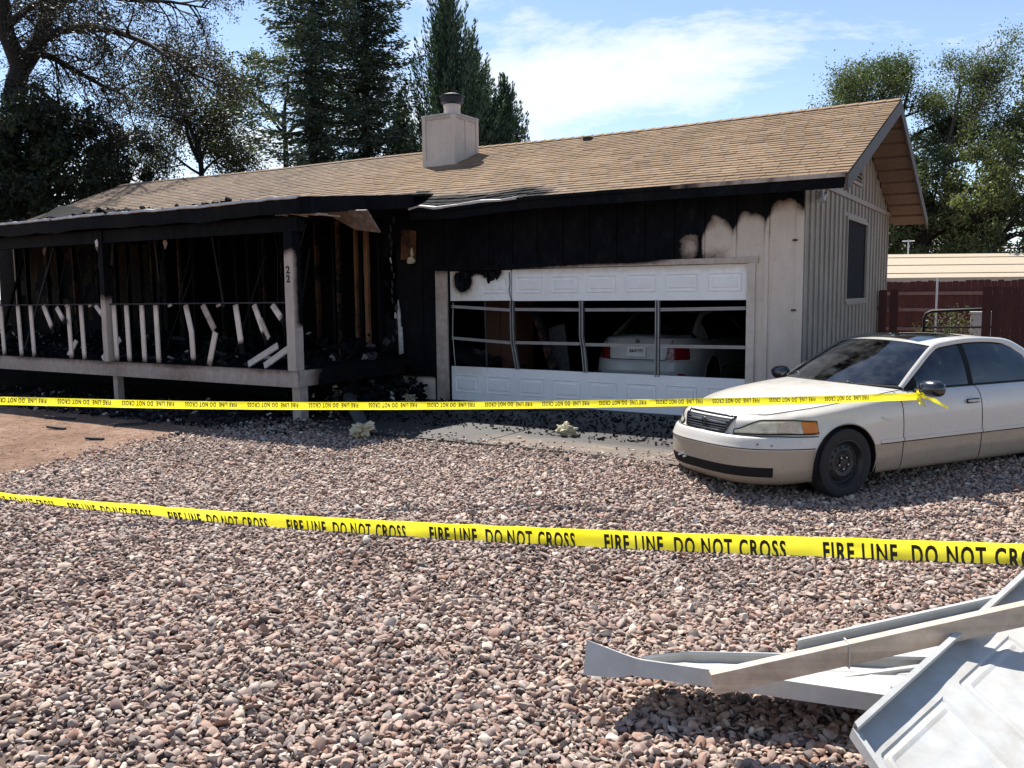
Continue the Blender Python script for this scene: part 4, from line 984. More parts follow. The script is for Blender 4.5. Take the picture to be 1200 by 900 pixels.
    for q in range(9):
        xx = .03-.68*q/8; row = []
        for k in range(-8, 9):
            yy = .43*k/8; t = (xx-.165)/(-1.22-.165)
            zc_ = 1.375+(1.372-1.375)*t+.047*math.sin(math.pi*t); ze = float(np.interp(-xx, [-.02, .12, .45, .85, 1.15], [1.318, 1.345, 1.372, 1.362, 1.315]))
            row.append((xx, yy, ze+(zc_-ze)*(1-(abs(yy)/.6)**2.4)+.004))
        rows.append(row)
    smooth_build(MB().grid(rows), 'sunroof', SIDEG, roofp, 60)
    for sgn in (1, -1):
        # roof rail / pillars as one swept strip
        ts = np.linspace(0, 1, 40); L = RL(ts); rows = []
        for q, (t, p) in enumerate(zip(ts, L)):
            wdo = .040 if t < .6 else .040+.05*npsm(.6, .95, t)
            d_ = RL(np.array([min(1, t+.01)]))[0]-RL(np.array([max(0, t-.01)]))[0]; d_ /= np.linalg.norm(d_)
            outw = np.array([0, .86, .50]); outw -= d_*outw.dot(d_); outw /= np.linalg.norm(outw); up_ = np.cross(d_, outw)
            if up_[2] < 0: up_ = -up_
            row = []
            for a in np.linspace(-1, 1, 7):
                row.append(p + up_*wdo*a*.8 + outw*(.018*(1-a*a)-.004))
            rows.append([(r[0], r[1]*sgn, r[2]) for r in row])
        rp = smooth_build(MB().grid(rows), 'roof_pillar', upper, root, 60)
        # side windows: ruled between rail and beltline
        def sidewin(xa, xb, nm, mat):
            rows = []; tt_ = np.linspace(0, 1, 200); RR = RL(tt_)
            for xx in np.linspace(xa, xb, 16):
                k = int(np.argmin(np.abs(RR[:, 0]-xx))); top_ = RR[k]; bel = np.array([xx, .775, .925]); row = []
                for v in np.linspace(0, 1, 9):
                    p = bel+(top_-bel)*v; row.append((p[0], (p[1]-.012+.02*math.sin(math.pi*v))*sgn, p[2]))
                rows.append(row)
            return smooth_build(MB().grid(rows), nm, mat, root, 60)
        w1 = sidewin(.60, -.31, 'side_window', SIDEG); w2 = sidewin(-.38, -1.30, 'side_window', SIDEG)
        sidewin(-.305, -.385, 'door_pillar', DPLAST); sidewin(-1.305, -1.72, 'quarter_pillar', upper)
        tri = sidewin(.615, .44, 'mirror_gusset', DPLAST); tri.location.y += .006*sgn
        bl = MB().tube([(xx, .785*sgn, .938) for xx in np.linspace(.62, -1.45, 20)], .011, 6); bl.build('window_seal', DPLAST, root)
        # window surround line under rail
        L2 = RL(np.linspace(.06, .86, 30)); MB().tube([(p[0], (p[1]+.008)*sgn, p[2]-.03) for p in L2], .009, 5).build('window_seal', DPLAST, root)
        # door handles
        for xx, pn in ((-.20, 'front_door'), (-1.22, 'rear_door')):
            par = objs[(pn, sgn)]
            hb = MB().box((xx-.09, (B-.008)*sgn, .775), (xx+.085, (B+.0)*sgn, .818)).build('handle_recess', DPLAST, par)
            MB().tube([(xx-.085, (B-.012)*sgn, .798), (xx-.05, (B+.022)*sgn, .80), (xx+.04, (B+.022)*sgn, .80), (xx+.075, (B-.012)*sgn, .798)], .013, 8).build('door_handle', upper, par, smooth=True)
        # mirrors
        mm = MB(); P = []
        for q in range(11):
            a = -1+2*q/10; r_ = math.sqrt(max(0, 1-abs(a)**2.6)); row = []
            for k in range(13):
                an = 2*math.pi*k/12
                row.append((.50+.095*r_*math.cos(an)*(1 if math.cos(an) > 0 else .55), (1.0+.135*a)*sgn, .965+.082*r_*math.sin(an)))
            P.append(row)
        mi = smooth_build(mm.grid(P), 'wing_mirror', BLKP, root, 60)
        MB().tube([(.50, .80*sgn, .915), (.50, .87*sgn, .915), (.50, .93*sgn, .935)], [.035, .032, .03], 8).build('mirror_arm', DPLAST, mi, smooth=True)
        # arch lips and wells
        for xa in (AX, -AX):
            an = np.linspace(-.52, math.pi+.52, 40)
            pts = []
            for a in an:
                px, pz_ = xa+RA*math.cos(a), ZA+RA*math.sin(a)
                if pz_ < .19: continue
                q_ = np.argmin((G[..., 0]-px)**2+(G[..., 2]-pz_)**2+(G[..., 1] < .6)*9); pts.append((px, float(G.reshape(-1, 3)[q_, 1])*sgn, pz_))
            MB().tube([(p[0], p[1]-.002*sgn, p[2]) for p in pts], .006, 6).build('arch_lip', lower if two_tone else upper, root, smooth=True)
            well = MB().grid([[(xa+(RA+.004)*math.cos(a), yy*sgn, ZA+(RA+.004)*math.sin(a)) for yy in (.895, .55)] for a in np.linspace(-.35, math.pi+.35, 30)])
            well.add([(xa+.37*math.cos(a), .55*sgn, ZA+.37*math.sin(a)) for a in np.linspace(0, 2*math.pi, 24)[:-1]], [tuple(range(23))])
            well.build('wheel_well', DPLAST, root)
    # floor pan, interior
    MB().box((-2.0, -.70, .22), (1.75, .70, .26)).build('floor_pan', DPLAST, root)
    MB().box((-1.7, -.73, .262), (.9, .73, .42)).build('cabin_floor', DPLAST, root)
    MB().hexa([(.45, -.70, .75), (1.0, -.70, .80), (1.0, .70, .80), (.45, .70, .75), (.45, -.70, .93), (.92, -.66, .935), (.92, .66, .935), (.45, .70, .93)]).build('dashboard', SEAT if front_detail else DPLAST, root, bevel=.02)
    for yy in (-.36, .36):
        s_ = MB().box((-.62, yy-.25, .45), (-.05, yy+.25, .60)).build('front_seat', SEAT, root, bevel=.03)
        MB().hexa([(-.72, yy-.24, .55), (-.55, yy-.24, .55), (-.55, yy+.24, .55), (-.72, yy+.24, .55), (-.92, yy-.21, 1.12), (-.80, yy-.21, 1.12), (-.80, yy+.21, 1.12), (-.92, yy+.21, 1.12)]).build('backrest', SEAT, s_, bevel=.03)
        MB().box((-.93, yy-.12, 1.14), (-.84, yy+.12, 1.28)).build('headrest', SEAT, s_, bevel=.03)
    MB().box((-1.5, -.62, .45), (-1.1, .62, .62)).build('rear_seat', SEAT, root, bevel=.03); MB().hexa([(-1.62, -.62, .6), (-1.5, -.62, .6), (-1.5, .62, .6), (-1.62, .62, .6), (-1.72, -.6, 1.05), (-1.62, -.6, 1.05), (-1.62, .6, 1.05), (-1.72, .6, 1.05)]).build('rear_backrest', SEAT, root, bevel=.03)
    ang = np.linspace(0, 2*math.pi, 25)
    MB().tube([(.22+.07*math.sin(a), .36+.185*math.cos(a), .86+.17*math.sin(a)) for a in ang], .014, 6).build('steering_wheel', DPLAST, root, smooth=True)
    # wipers
    if front_detail:
        for a, b in (((.90, .36, .985), (.62, -.16, 1.02)), ((.84, -.36, .985), (.60, -.66, 1.0))):
            wpr = MB().tube([a, ((a[0]+b[0])/2, (a[1]+b[1])/2, (a[2]+b[2])/2+.025), b], .011, 5).build('wiper', STEEL, wsh)
        MB().grid([[(.98-.36*(abs(k)/8)**2+dx_, .76*k/8, .986-.03*(abs(k)/8)**2.4+dz_) for dx_, dz_ in ((.02, -.004), (-.07, .006))] for k in range(-8, 9)]).build('cowl', DPLAST, hood, thick=.01)
    # wheels
    for xa in (AX, -AX):
        for sgn in (1, -1):
            wh = wheel_proto if wheel_proto else None
            make_wheel(root, Vector((xa, .785*sgn, .322)), sgn)
    # ---- front: grille, emblem, plate bracket
    if front_detail:
        gx_ = lambda yy, z_: 1.0+1.45*(1-(abs(yy)/B)**3)**(1/3) - float(np.interp(z_, [.605, .715, .765], [.085, .125, .205]))
        def trapz(y0, z0): pass
        corners = [(-.275, .605), (.275, .605), (.335, .742), (-.335, .742)]
        fr_ = MB(); path = []
        for (a, b), (c_, d_) in zip(corners, corners[1:]+corners[:1]):
            for q in range(8): yy, z_ = a+(c_-a)*q/8, b+(d_-b)*q/8; path.append((gx_(yy, z_)+.012, yy, z_))
        path += path[:2]
        gr = fr_.tube(path, .012, 6).build('grille', CHROME2, root, smooth=True)
        MB().grid([[(gx_(.28*(k/6)*(1+.2*v), .605+.137*v)+.002, .28*(k/6)*(1+.2*v), .605+.137*v) for v in np.linspace(0, 1, 4)] for k in range(-6, 7)]).build('grille_backing', SEAM, gr)
        for q in range(1, 6):
            z_ = .605+.137*q/6; hw_ = .275+.06*q/6
            MB().tube([(gx_(yy, z_)+.012, yy, z_) for yy in np.linspace(-hw_, hw_, 12)], .0065, 5).build('grille_slat', GSLAT, gr)
        ex = gx_(0, .67)+.03
        em = MB().tube([(ex, .036*math.cos(a), .672+.036*math.sin(a)) for a in np.linspace(0, 2*math.pi, 17)], .005, 5)
        for a, b in (((-.022, -.024), (-.004, .03)), ((.022, -.024), (.004, .03)), ((-.012, -.004), (.012, -.004))): em.tube([(ex, a[0], .672+a[1]), (ex, b[0], .672+b[1])], .005, 5)
        em.build('emblem', STEEL, gr)
        # torn plate holder scraps in the intake
        for yy, z_ in ((-.23, .33), (-.29, .31), (-.20, .305)): MB().obox((1.0+1.45*(1-(abs(yy)/B)**3)**(1/3)+.004, yy, z_), (.01, .045, .02), (.3, 0, 0)).build('bracket_scrap', PLATE, objs[('front_bumper', 0)])
        # scuffs on the bumper corner and a scratch on the fender
        for yy, z_, s_ in ((.62, .528, (.05, .008)), (.70, .520, (.035, .007))):
            px = 1.0+1.45*(1-(yy/B)**3)**(1/3); MB().obox((px-.005, yy, z_), (.012, s_[0], s_[1]), (0, 0, -R(30))).build('paint_scuff', SEAM if s_[0] < .08 else DPLAST, objs[('front_bumper', 0)])
        MB().obox((.98, .9035, .70), (.12, .004, .012), (0, R(-18), 0)).build('paint_scratch', PLATE, objs[('front_fender', 1)])
        for sgn in ():      # lamp inner reflectors read as darker bowls
            for yy in (.47, .66):
                px = 1.0+1.45*(1-(yy/B)**3)**(1/3)-.10
                MB().lathe([(.03, 0), (.045, .012), (.048, .02), (.0, .021)], (px+.01, yy*sgn, .662), 14, Matrix.Rotation(R(90), 3, 'Y') @ Matrix.Identity(3)).build('lamp_bowl', CHROME, objs[('headlight', sgn)], smooth=True)
    if rear_detail:
        xr = lambda yy: -1.2-1.30*(1-(abs(yy)/B)**3.3)**(1/3.3)
        pl_ = MB().obox((xr(0)+.052, 0, .79), (.008, .31, .155), (0, R(7), 0)).build('licence_plate', PLATE, root)
        V, Fc = text_mesh('BAV1271', .085, .003); V[:, 0] -= (V[:, 0].max()+V[:, 0].min())/2
        MB().add([(xr(0)+.046-.12*(p[1]-.03)*-1*0, -p[0]*.72, .765+p[1]) for p in V], Fc).build('plate_lettering', SEAM, pl_, recalc=False)
        MB().tube([(xr(yy)+.07, yy, .90) for yy in np.linspace(-.36, .36, 13)], .010, 5).build('trunk_garnish', CHROME, root)
        MB().tube([(xr(yy)+.045, yy, .665) for yy in np.linspace(-.46, .46, 13)], .006, 5).build('trunk_gap', SEAM, root)
        for s_ in (-1, 1): MB().tube([(xr(.46)+.045, s_*.46, .665), (xr(.5)+.065, s_*.52, .86), (xr(.5)+.10, s_*.56, .97)], .006, 5).build('trunk_gap', SEAM, root)
        em = MB().tube([(xr(0)+.098, .03*math.cos(a), .945+.026*math.sin(a)) for a in np.linspace(0, 2*math.pi, 13)], .005, 5); em.tube([(xr(0)+.098, -.014, .925), (xr(0)+.098, -.010, .965)], .005, 4); em.tube([(xr(0)+.098, .014, .925), (xr(0)+.098, .010, .965)], .005, 4); em.tube([(xr(0)+.098, -.012, .945), (xr(0)+.098, .012, .945)], .005, 4)
        em.build('emblem', STEEL, root)
        for s_ in (-1, 1): MB().box((xr(.6)+.03, s_*.47, .43), (xr(.6)+.035, s_*.75, .46)).build('bumper_reflector', REDL, root)
    return objs
BLKP = simple('black_mirror_paint', (.012, .013, .018), .22, var=.2, coat=.8)
GSLAT = simple('grille_slat_paint', (.05, .05, .055), .35, .3)
CHROME2 = simple('dark_chrome', (.05, .05, .06), .25, .8)
wheel_proto = None
def make_wheel(root, c, sgn):
    global wheel_proto
    M_ = Matrix.Rotation(R(-90)*sgn, 3, 'X')     # lathe z -> outward
    t = MB().lathe([(.205, -.09), (.24, -.10), (.29, -.105), (.315, -.092), (.322, -.06), (.324, 0), (.322, .06), (.315, .092), (.29, .105), (.24, .10), (.212, .085)], c, 40, M_)
    t.f = [q for q in t.f if len(q) < 20]
    ty = t.build('wheel', RUBBER, root, smooth=True, angle=35)
    rim_ = MB().lathe([(.212, .075), (.218, .092), (.210, .094), (.195, .075), (.185, .04), (.175, .035), (.165, .05), (.12, .066), (.085, .055), (.08, .045), (.04, .045), (.035, .06), (.0, .062)], c, 40, M_)
    rim_.f = [q for q in rim_.f if len(q) < 20]
    ro = rim_.build('rim', STEEL, ty, smooth=True, angle=30)
    for k in range(5):
        a = 2*math.pi*k/5+.3; p = c + M_ @ Vector((.057*math.cos(a), .057*math.sin(a), .05)); MB().lathe([(.011, 0), (.011, .02), (.006, .024)], p, 6, M_).build('lug_nut', CHROME, ro)
    for k in range(14):
        a = 2*math.pi*k/14; p = c + M_ @ Vector((.142*math.cos(a), .142*math.sin(a), .0583)); MB().lathe([(.016, -.004), (.016, .001)], p, 10, M_).build('vent_hole', SEAM, ro)

car = empty('parked_car', (-1.429, 9.968, -.15), R(-123), local=True)
tag(car, 'pearl white and beige sedan parked on the gravel with tape tied to its mirror', 'car')
make_car(car, PEARL, BEIGE, True, True, True)
gcar = empty('garaged_car', (-5.36, 14.95, .037), R(90), local=True)
tag(gcar, 'dusty white sedan inside the garage behind the broken door', 'car')
make_car(gcar, GWHITE, GWHITE, False, True, False)
# ------------------------------------------------------------------ fire line tape
def tape_mat():
    m, nt, b = newmat('yellow_tape'); v = wpos(nt); n = noise(nt, v, 6, 4)
    c = ramp(nt, [(.3, (.86, .76, .015)), (.7, (.97, .89, .08))]); nt.links.new(n, c.inputs[0]); nt.links.new(c.outputs[0], b.inputs['Base Color'])
    b.inputs['Roughness'].default_value = .35
    tl = node(nt, 'ShaderNodeBsdfTranslucent'); nt.links.new(c.outputs[0], tl.inputs[0]); ms = node(nt, 'ShaderNodeMixShader'); ms.inputs[0].default_value = .6
    nt.links.new(b.outputs[0], ms.inputs[1]); nt.links.new(tl.outputs[0], ms.inputs[2]); nt.links.new(ms.outputs[0], nt.nodes['Material Output'].inputs[0]); return m
TAPE = tape_mat(); INK = simple('tape_ink', (.022, .018, .008), .5, var=.3)
def path_eval(P):
    P = np.array(P, float); d = np.r_[0, np.cumsum(np.linalg.norm(np.diff(P, axis=0), axis=1))]
    return P, d, d[-1]
def make_tape(P, width, tiltf, period, size, flip, label, cutf, start=0.0, wid=.72):
    P, d, L = path_eval(P)
    cen = lambda s: crom(P, d, np.atleast_1d(s))[0]
    def frame(s):
        t = cen(min(L, s+.02))-cen(max(0, s-.02)); t /= np.linalg.norm(t); up = np.array([0, 0, 1.]); n = np.cross(t, up); n /= np.linalg.norm(n)
        u = up-t*up.dot(t); u /= np.linalg.norm(u); a = tiltf(s); return u*math.cos(a)+n*math.sin(a), n*math.cos(a)-u*math.sin(a), t
    fr = {}
    N = int(L/.025); rows = []
    for i in range(N+1):
        s = L*i/N; c = cen(s); u, n, t = frame(s); rp = .006*fb(s, 0, 5)+.005*fb(s, 1, 14)
        rows.append([tuple(c+u*width*k+n*(rp*math.sin(k*6+s*3)+.006*(k*k*4))) for k in np.linspace(-.5, .5, 6)])
    o = MB().grid(rows).build('fire_line_tape', TAPE, None, smooth=True, recalc=False); tag(o, label, 'tape', 'strips of yellow fire line tape')
    V, Fc = text_mesh('FIRE LINE  DO NOT CROSS', size, size*.035, 0, 1.22); V[:, 0] *= wid/V[:, 0].max()
    tl = V[:, 0].max(); s0 = start
    while s0 + tl < L:
        W = []; 
        for p in V:
            px, py = p[0], p[1]
            if flip: s = s0+px; k = .5*width-.12*width-py
            else: s = s0+px; k = cutf(s)*width-.5*width+py
            k = max(-.5*width, min(.5*width, k))
            c = cen(s); u, n, t = frame(s); kk = k/width
            W.append((c, u, n, t, k))
        # front is the side facing the camera
        pts = []
        for c, u, n, t, k in W:
            q = c+u*k; s_ = 1 if (np.array(EYE)-q).dot(n) > 0 else -1
            pts.append(tuple(q+n*(s_*.0075+.006*(k/width)**2*4)))
        keep = [f for f in Fc if max(pts_k for pts_k in (W[i][4] for i in f)) > -.5*width+1e-4]
        MB().add(pts, keep).build('lettering', INK, o, recalc=False)
        s0 += period
    return o
NEAR = [(-7.2, 1.50, .95), (-3.991, 1.702, 1.003), (-3.305, 1.744, 1.021), (-2.4, 1.8, 1.055), (-1.703, 1.845, 1.093), (-1.15, 1.881, 1.132), (-.7, 1.911, 1.168), (-.328, 1.936, 1.201), (-.014, 1.957, 1.229), (.071, 1.963, 1.235), (1.2, 2.04, 1.33)]
make_tape(NEAR, .0445, lambda s: .12+.75*sm(6.2, 3.2, s), .507, .060, False, 'yellow fire line tape strung across the gravel in front of the fallen door panels', lambda s: -.17-.24*sm(6.3, 4.2, s), start=.24, wid=.43)
FAR = [(-.93, 8.47, .795), (-1.7, 7.83, .79), (-2.66, 7.21, .785), (-4.34, 6.07, .79), (-5.82, 4.83, .85), (-7.12, 3.81, .93), (-8.4, 2.9, 1.0)]
make_tape(FAR, .066, lambda s: .10*math.sin(s*.8), .4945, .052, True, 'yellow fire line tape stretched from the sedan mirror past the porch', lambda s: .2, start=.481, wid=.41)
mb = MB()      # knot on the mirror
for i in range(6):
    a = Vector((-.93+random.uniform(-.02, .02), 8.46+random.uniform(-.02, .02), .80+random.uniform(-.025, .025)))
    b = a+Vector((random.uniform(-.03, .06), random.uniform(-.04, .02), random.uniform(-.06, .06))); c = b+Vector((random.uniform(-.03, .05), random.uniform(-.04, .02), random.uniform(-.06, .03)))
    wv = Vector((.004, .006, .008)); mb.grid([[a-wv, a+wv], [b-wv, b+wv], [c-wv*.6, c+wv*.6]])
tp = Vector((-.92, 8.45, .80)); rows_ = []
for i in range(9):
    q = tp+Vector((rt.x*.032*i, rt.y*.032*i, -.004*i-.0012*i*i)); rows_.append([q+Vector((0, 0, .012+.006*math.sin(i*1.7))), q-Vector((-.01*math.sin(i), .01, .014))])
mb.grid(rows_)
kn = mb.build('fire_line_tape', TAPE, None); tag(kn, 'crumpled knot of yellow tape tied round the sedan mirror', 'tape', 'strips of yellow fire line tape')

# ------------------------------------------------------------------ fallen garage door panels and beam
PW = charred('door_skin', (.50, .51, .50), stretch=(1, 1, 1), grain=16, var=.13, brown=(.36, .31, .25))
def quadpanel(name, A, Bp, Cp, Dp, nx, ny, lipA, lipB, npan, label, bend=None, emb=.012, lipend=False):
    """A->B near edge, D->C far edge; inner face up with folded lips and pressed rectangles"""
    A, Bp, Cp, Dp = map(Vector, (A, Bp, Cp, Dp))
    f = lambda u, v: (A*(1-u)+Bp*u)*(1-v)+(Dp*(1-u)+Cp*u)*v + (Vector(bend(u, v)) if bend else Vector())
    nrm = (Bp-A).cross(Dp-A).normalized()
    if nrm.z < 0: nrm = -nrm
    us = np.linspace(0, 1, nx+1); vs_ = np.linspace(0, 1, ny+1); rows = []
    Lx, Ly = (Bp-A).length, (Dp-A).length
    def press(u, v):
        h = 0
        for k in range(npan):
            u0, u1 = (k+.10)/npan, (k+.90)/npan; v0, v1 = .20, .80
            if u0 < u < u1 and v0 < v < v1:
                e = min((u-u0)*Lx, (u1-u)*Lx, (v-v0)*Ly, (v1-v)*Ly)
                h = -emb*(1-abs(e-.012)/.012) if e < .024 else (emb*.5*(1-abs(e-.036)/.012) if e < .048 else 0)
        return h
    for u in us: rows.append([f(u, v)+nrm*(press(u, v)+.006*fb(u*Lx, v*Ly, 3.2)+.003*fb(u*Lx, v*Ly, 9)) for v in vs_])
    root = MB().grid(rows).build(name, PW, None, recalc=False, attr={'char': lambda x, y, z: .10+.22*fb(x*4, y*3, 3)}); solid(root, .004, 0)
    tag(root, label, 'door panel', 'fallen garage door panels')
    def lip(pts, h, tin, nm='folded_edge', down=.012):
        rows = []
        for p, inw in pts: dq = down(len(rows)/39) if callable(down) else down; rows.append([p-nrm*dq, p+nrm*h, p+nrm*h+inw*tin, p+nrm*(h-.012)+inw*(tin+.003)])
        o = MB().grid(rows).build(nm, PW, root, recalc=False, attr={'char': lambda x, y, z: .1}); solid(o, .004, 0)
    inA = lambda u: (f(u, .1)-f(u, 0)).normalized(); inB = lambda u: (f(u, .9)-f(u, 1)).normalized()
    uu = np.linspace(0, 1, 40)
    if lipA: lip([(f(u, 0)-inA(u)*.002, inA(u)) for u in uu], lipA, .02, down=(lambda t: .028+.075*(max(0, .13-t)/.13)**.8) if lipend is None else .012)
    if lipB: lip([(f(u, 1)-inB(u)*.002, inB(u)) for u in uu], lipB, .02)
    vv = np.linspace(0, 1, 20)
    if lipend: lip([(f(0, v)-(f(.1, v)-f(0, v)).normalized()*.002, (f(.1, v)-f(0, v)).normalized()) for v in vv], lipend, .02)
    return root
def bend1(u, v):     # the free end curls up and twists
    c = max(0, .15-u)/.15
    return (-.05*c*c*(1-v), 0*c, .05*c**1.3*(1-v) - .03*c*v)
pa = quadpanel('fallen_door_panel', (-1.57, 3.25, .17), (-.42, 3.64, .09), (-.30, 4.24, .05), (-1.50, 3.60, .06), 150, 50, .04, .05, 2, 'long white steel door panel lying bent on the gravel under the timber', bend1, lipend=None)
pa2 = quadpanel('fallen_door_panel', (-.86, 3.66, .05), (.45, 5.05, .03), (.12, 5.62, .06), (-.92, 4.06, .07), 90, 40, .03, .055, 2, 'white steel door panel lying behind the timber with a folded rim', None)
pb = quadpanel('fallen_door_panel', (-.12, 2.62, .02), (.62, 4.28, .30), (.02, 4.62, .47), (-.50, 3.02, .24), 150, 70, 0, .055, 3, 'tilted white steel door panel with pressed rectangles leaning on the others', None, .009, lipend=.03)
pc = quadpanel('fallen_door_panel', (.02, 2.45, -.06), (.9, 3.9, .10), (.62, 4.1, .22), (-.10, 2.60, .0), 60, 20, 0, .03, 1, 'door panel edge in shadow beneath the tilted panel', None, .012)
bm_ = MB().bar((-1.06, 3.24, .205), (.95, 4.55, .70), .045, .088)
beam = bm_.build('timber_beam', BEAMW, None, attr={'char': lambda x, y, z: .1}, bevel=.004); tag(beam, 'weathered pale timber lying across the fallen door panels', 'timber')
bc, bs, bu = Vector((-.61, 3.533, .316)), Vector((.55, -.83, 0)), Vector((0, 0, 1))
MB().tube([bc+bs*.026-bu*.05, bc+bs*.027+bu*.048, bc-bs*.027+bu*.05, bc-bs*.026-bu*.048, bc+bs*.026-bu*.052], .0035, 5).build('wire_tie', DRIP, beam)
MB().bar((-.47, 3.78, .11), (-.25, 3.66, .10), .03, .015).build('steel_bracket', GALV, pa)

# ------------------------------------------------------------------ small debris on the ground
def clump(name, c, r, mat, label, n=7):
    bm = bmesh.new()
    bmesh.ops.create_icosphere(bm, subdivisions=5, radius=r*1.5)
    o_ = Vector((random.random()*9, random.random()*9, 0))
    for v in bm.verts:
        d = v.co.normalized(); k = .75+.9*mnoise.noise(d*1.9+o_)+.32*mnoise.noise(d*5+o_)+.14*mnoise.noise(d*13+o_)
        v.co = Vector((d.x*1.25, d.y*.9, d.z*.75))*r*1.5*max(.25, k)
    zm = min(v.co.z for v in bm.verts); me = bpy.data.meshes.new(name); bm.to_mesh(me); bm.free(); me.shade_smooth()
    o = place(name, me, mat, None, Vector((c[0], c[1], c[2]-zm-.045))); tag(o, label, 'insulation', 'insulation clumps on the ground'); return o
clump('insulation_clump', (-7.02, 8.02, .04), .085, INSUL, 'pale insulation clump at the end of the charred log')
clump('insulation_clump', (-4.85, 9.22, .05), .075, INSUL, 'pale insulation clump on the concrete apron before the garage')
clump('insulation_clump', (-8.55, 10.9, .06), .07, INSUL, 'yellow insulation bits by the siding remnant beside the garage door')
lg = MB().tube([(-8.55, 9.5, .26), (-8.0, 9.0, .2), (-7.45, 8.5, .12), (-7.1, 8.15, .07)], [.085, .09, .08, .07], 10).build('charred_log', CHARG, None, smooth=True); tag(lg, 'charred beam fallen from the porch onto the ground', 'beam')
heap('charcoal_debris', -8.2, -3.0, 9.1, 11.3, .035, 1500, lambda x, y: .004+.04*sm(10.3, 11.2, y)*sm(-5, -8, x), None, ((CHAR, .8), (CHARG, .2)), (.008, .03), ['black charcoal scraps strewn over the concrete apron', 'grey ash scraps strewn over the concrete apron'])
heap('porch_ground_debris', -17, -8.0, 7.7, 9.6, .005, 2200, lambda x, y: .01+.06*sm(8.2, 9.2, y), None, ((CHAR, .75), (CHARG, .2), (BARE, .05)), (.01, .05), ['black charcoal scraps on the dirt before the porch', 'grey ash scraps on the dirt before the porch', 'pale wood splinters on the dirt before the porch'])
for x, y, l, a, lb in ((-11.2, 6.7, .3, .2, 'burnt stick lying alone out on the sunlit red dirt'), (-9.9, 6.4, .22, .5, 'shortest burnt stick on the red dirt near the gravel edge'), (-10.6, 7.4, .45, 1.2, 'burnt stick pointing towards the porch from the red dirt'), (-9.4, 7.2, .3, 2.6, 'burnt stick lying where red dirt gravel and porch shadow meet'), (-12.1, 7.3, .5, .3, 'longest burnt stick on the red dirt by the porch shadow')):
    o = MB().obox((x, y, .02), (l, .05, .025), (0, .05, a)).build('wood_scrap', CHARG, None); tag(o, lb, 'scrap', 'wood scraps on the red dirt')
pnl = MB().hexa([(-7.25, 10.75, .045), (-5.9, 11.15, .045), (-5.6, 11.3, .045), (-6.3, 11.2, .045), (-7.25, 10.75, .06), (-5.9, 11.15, .065), (-5.6, 11.3, .075), (-6.3, 11.2, .065)]).build('loose_sheet', TIMBER, None, attr={'char': lambda x, y, z: .25}); tag(pnl, 'thin warped sheet lying on the apron under the garage door', 'sheet')

# ------------------------------------------------------------------ gravel
def stone_mat():
    m, nt, b = newmat('gravel_stone')
    at = node(nt, 'ShaderNodeAttribute', attribute_name='hue', attribute_type='INSTANCER'); so_ = node(nt, 'ShaderNodeAttribute', attribute_name='soot', attribute_type='INSTANCER')
    c = ramp(nt, [(0, (.09, .080, .080)), (.10, (.19, .155, .145)), (.22, (.335, .222, .182)), (.34, (.265, .222, .205)), (.46, (.395, .277, .233)), (.58, (.35, .30, .265)), (.70, (.435, .34, .288)), (.80, (.28, .158, .118)), (.87, (.50, .415, .34)), (.94, (.38, .335, .315)), (1, (.62, .56, .49))]); nt.links.new(at.outputs['Fac'], c.inputs[0])
    v = coords(nt, 'Object'); n = noise(nt, v, 40, 4, .65); n2 = noise(nt, v, 9, 3)
    g = ramp(nt, [(.3, (.76, .73, .69)), (.7, (1.30, 1.24, 1.16))]); nt.links.new(math_(nt, 'ADD', math_(nt, 'MULTIPLY', n, .5), math_(nt, 'MULTIPLY', n2, .5)), g.inputs[0])
    cc = mixc(nt, 1.0, c.outputs[0], g.outputs[0], 'MULTIPLY'); cc = mixc(nt, so_.outputs['Fac'], cc, (.03, .029, .029))
    nt.links.new(cc, b.inputs['Base Color']); b.inputs['Roughness'].default_value = .72; b.inputs['Specular IOR Level'].default_value = .35; bump(nt, b, n, .25, .002); return m
STONE = stone_mat()
pc_ = bpy.data.collections.new('stone_shapes')
for k in range(12):
    bm = bmesh.new(); bmesh.ops.create_icosphere(bm, subdivisions=2, radius=.5)
    rr = random.Random(k*5+1); off = Vector((rr.random()*50, rr.random()*50, 0)); sy, sz = rr.uniform(.55, .92), rr.uniform(.28, .50)
    pl_ = [(Vector((rr.gauss(0, 1), rr.gauss(0, 1), rr.gauss(0, 1))).normalized(), rr.uniform(.24, .42)) for _ in range(11)]
    for v in bm.verts:
        d = v.co.normalized(); r_ = .5*(1+.24*mnoise.noise(d*1.5+off))
        p = d*r_
        for n_, h in pl_:
            e = p.dot(n_)-h
            if e > 0: p -= n_*e*.95
        v.co = Vector((p.x, p.y*sy, p.z*sz))
    me = bpy.data.meshes.new('stone_shape'); bm.to_mesh(me); bm.free(); me.shade_smooth(); me.set_sharp_from_angle(angle=R(32)); me.materials.append(STONE)
    o = bpy.data.objects.new('stone_shape_%02d' % k, me); pc_.objects.link(o)
hdg = np.array([-math.sin(YAW), math.cos(YAW)]); rgt = np.array([math.cos(YAW), math.sin(YAW)])
pts = []
def scatter(step, dmin, dmax, zoff, jit, keep=1.0):
    ds = np.arange(dmin, dmax, step)
    out = []
    for d in ds:
        wdt = d*.66+1.3; n = int(2*wdt/step)
        l = -wdt+step*np.arange(n)+rng.uniform(-.5, .5, n)*step*jit; dd = d+rng.uniform(-.5, .5, n)*step*jit
        out.append(np.c_[l, dd, np.full(n, zoff)])
    a = np.concatenate(out); a = a[rng.random(len(a)) < keep]; return a
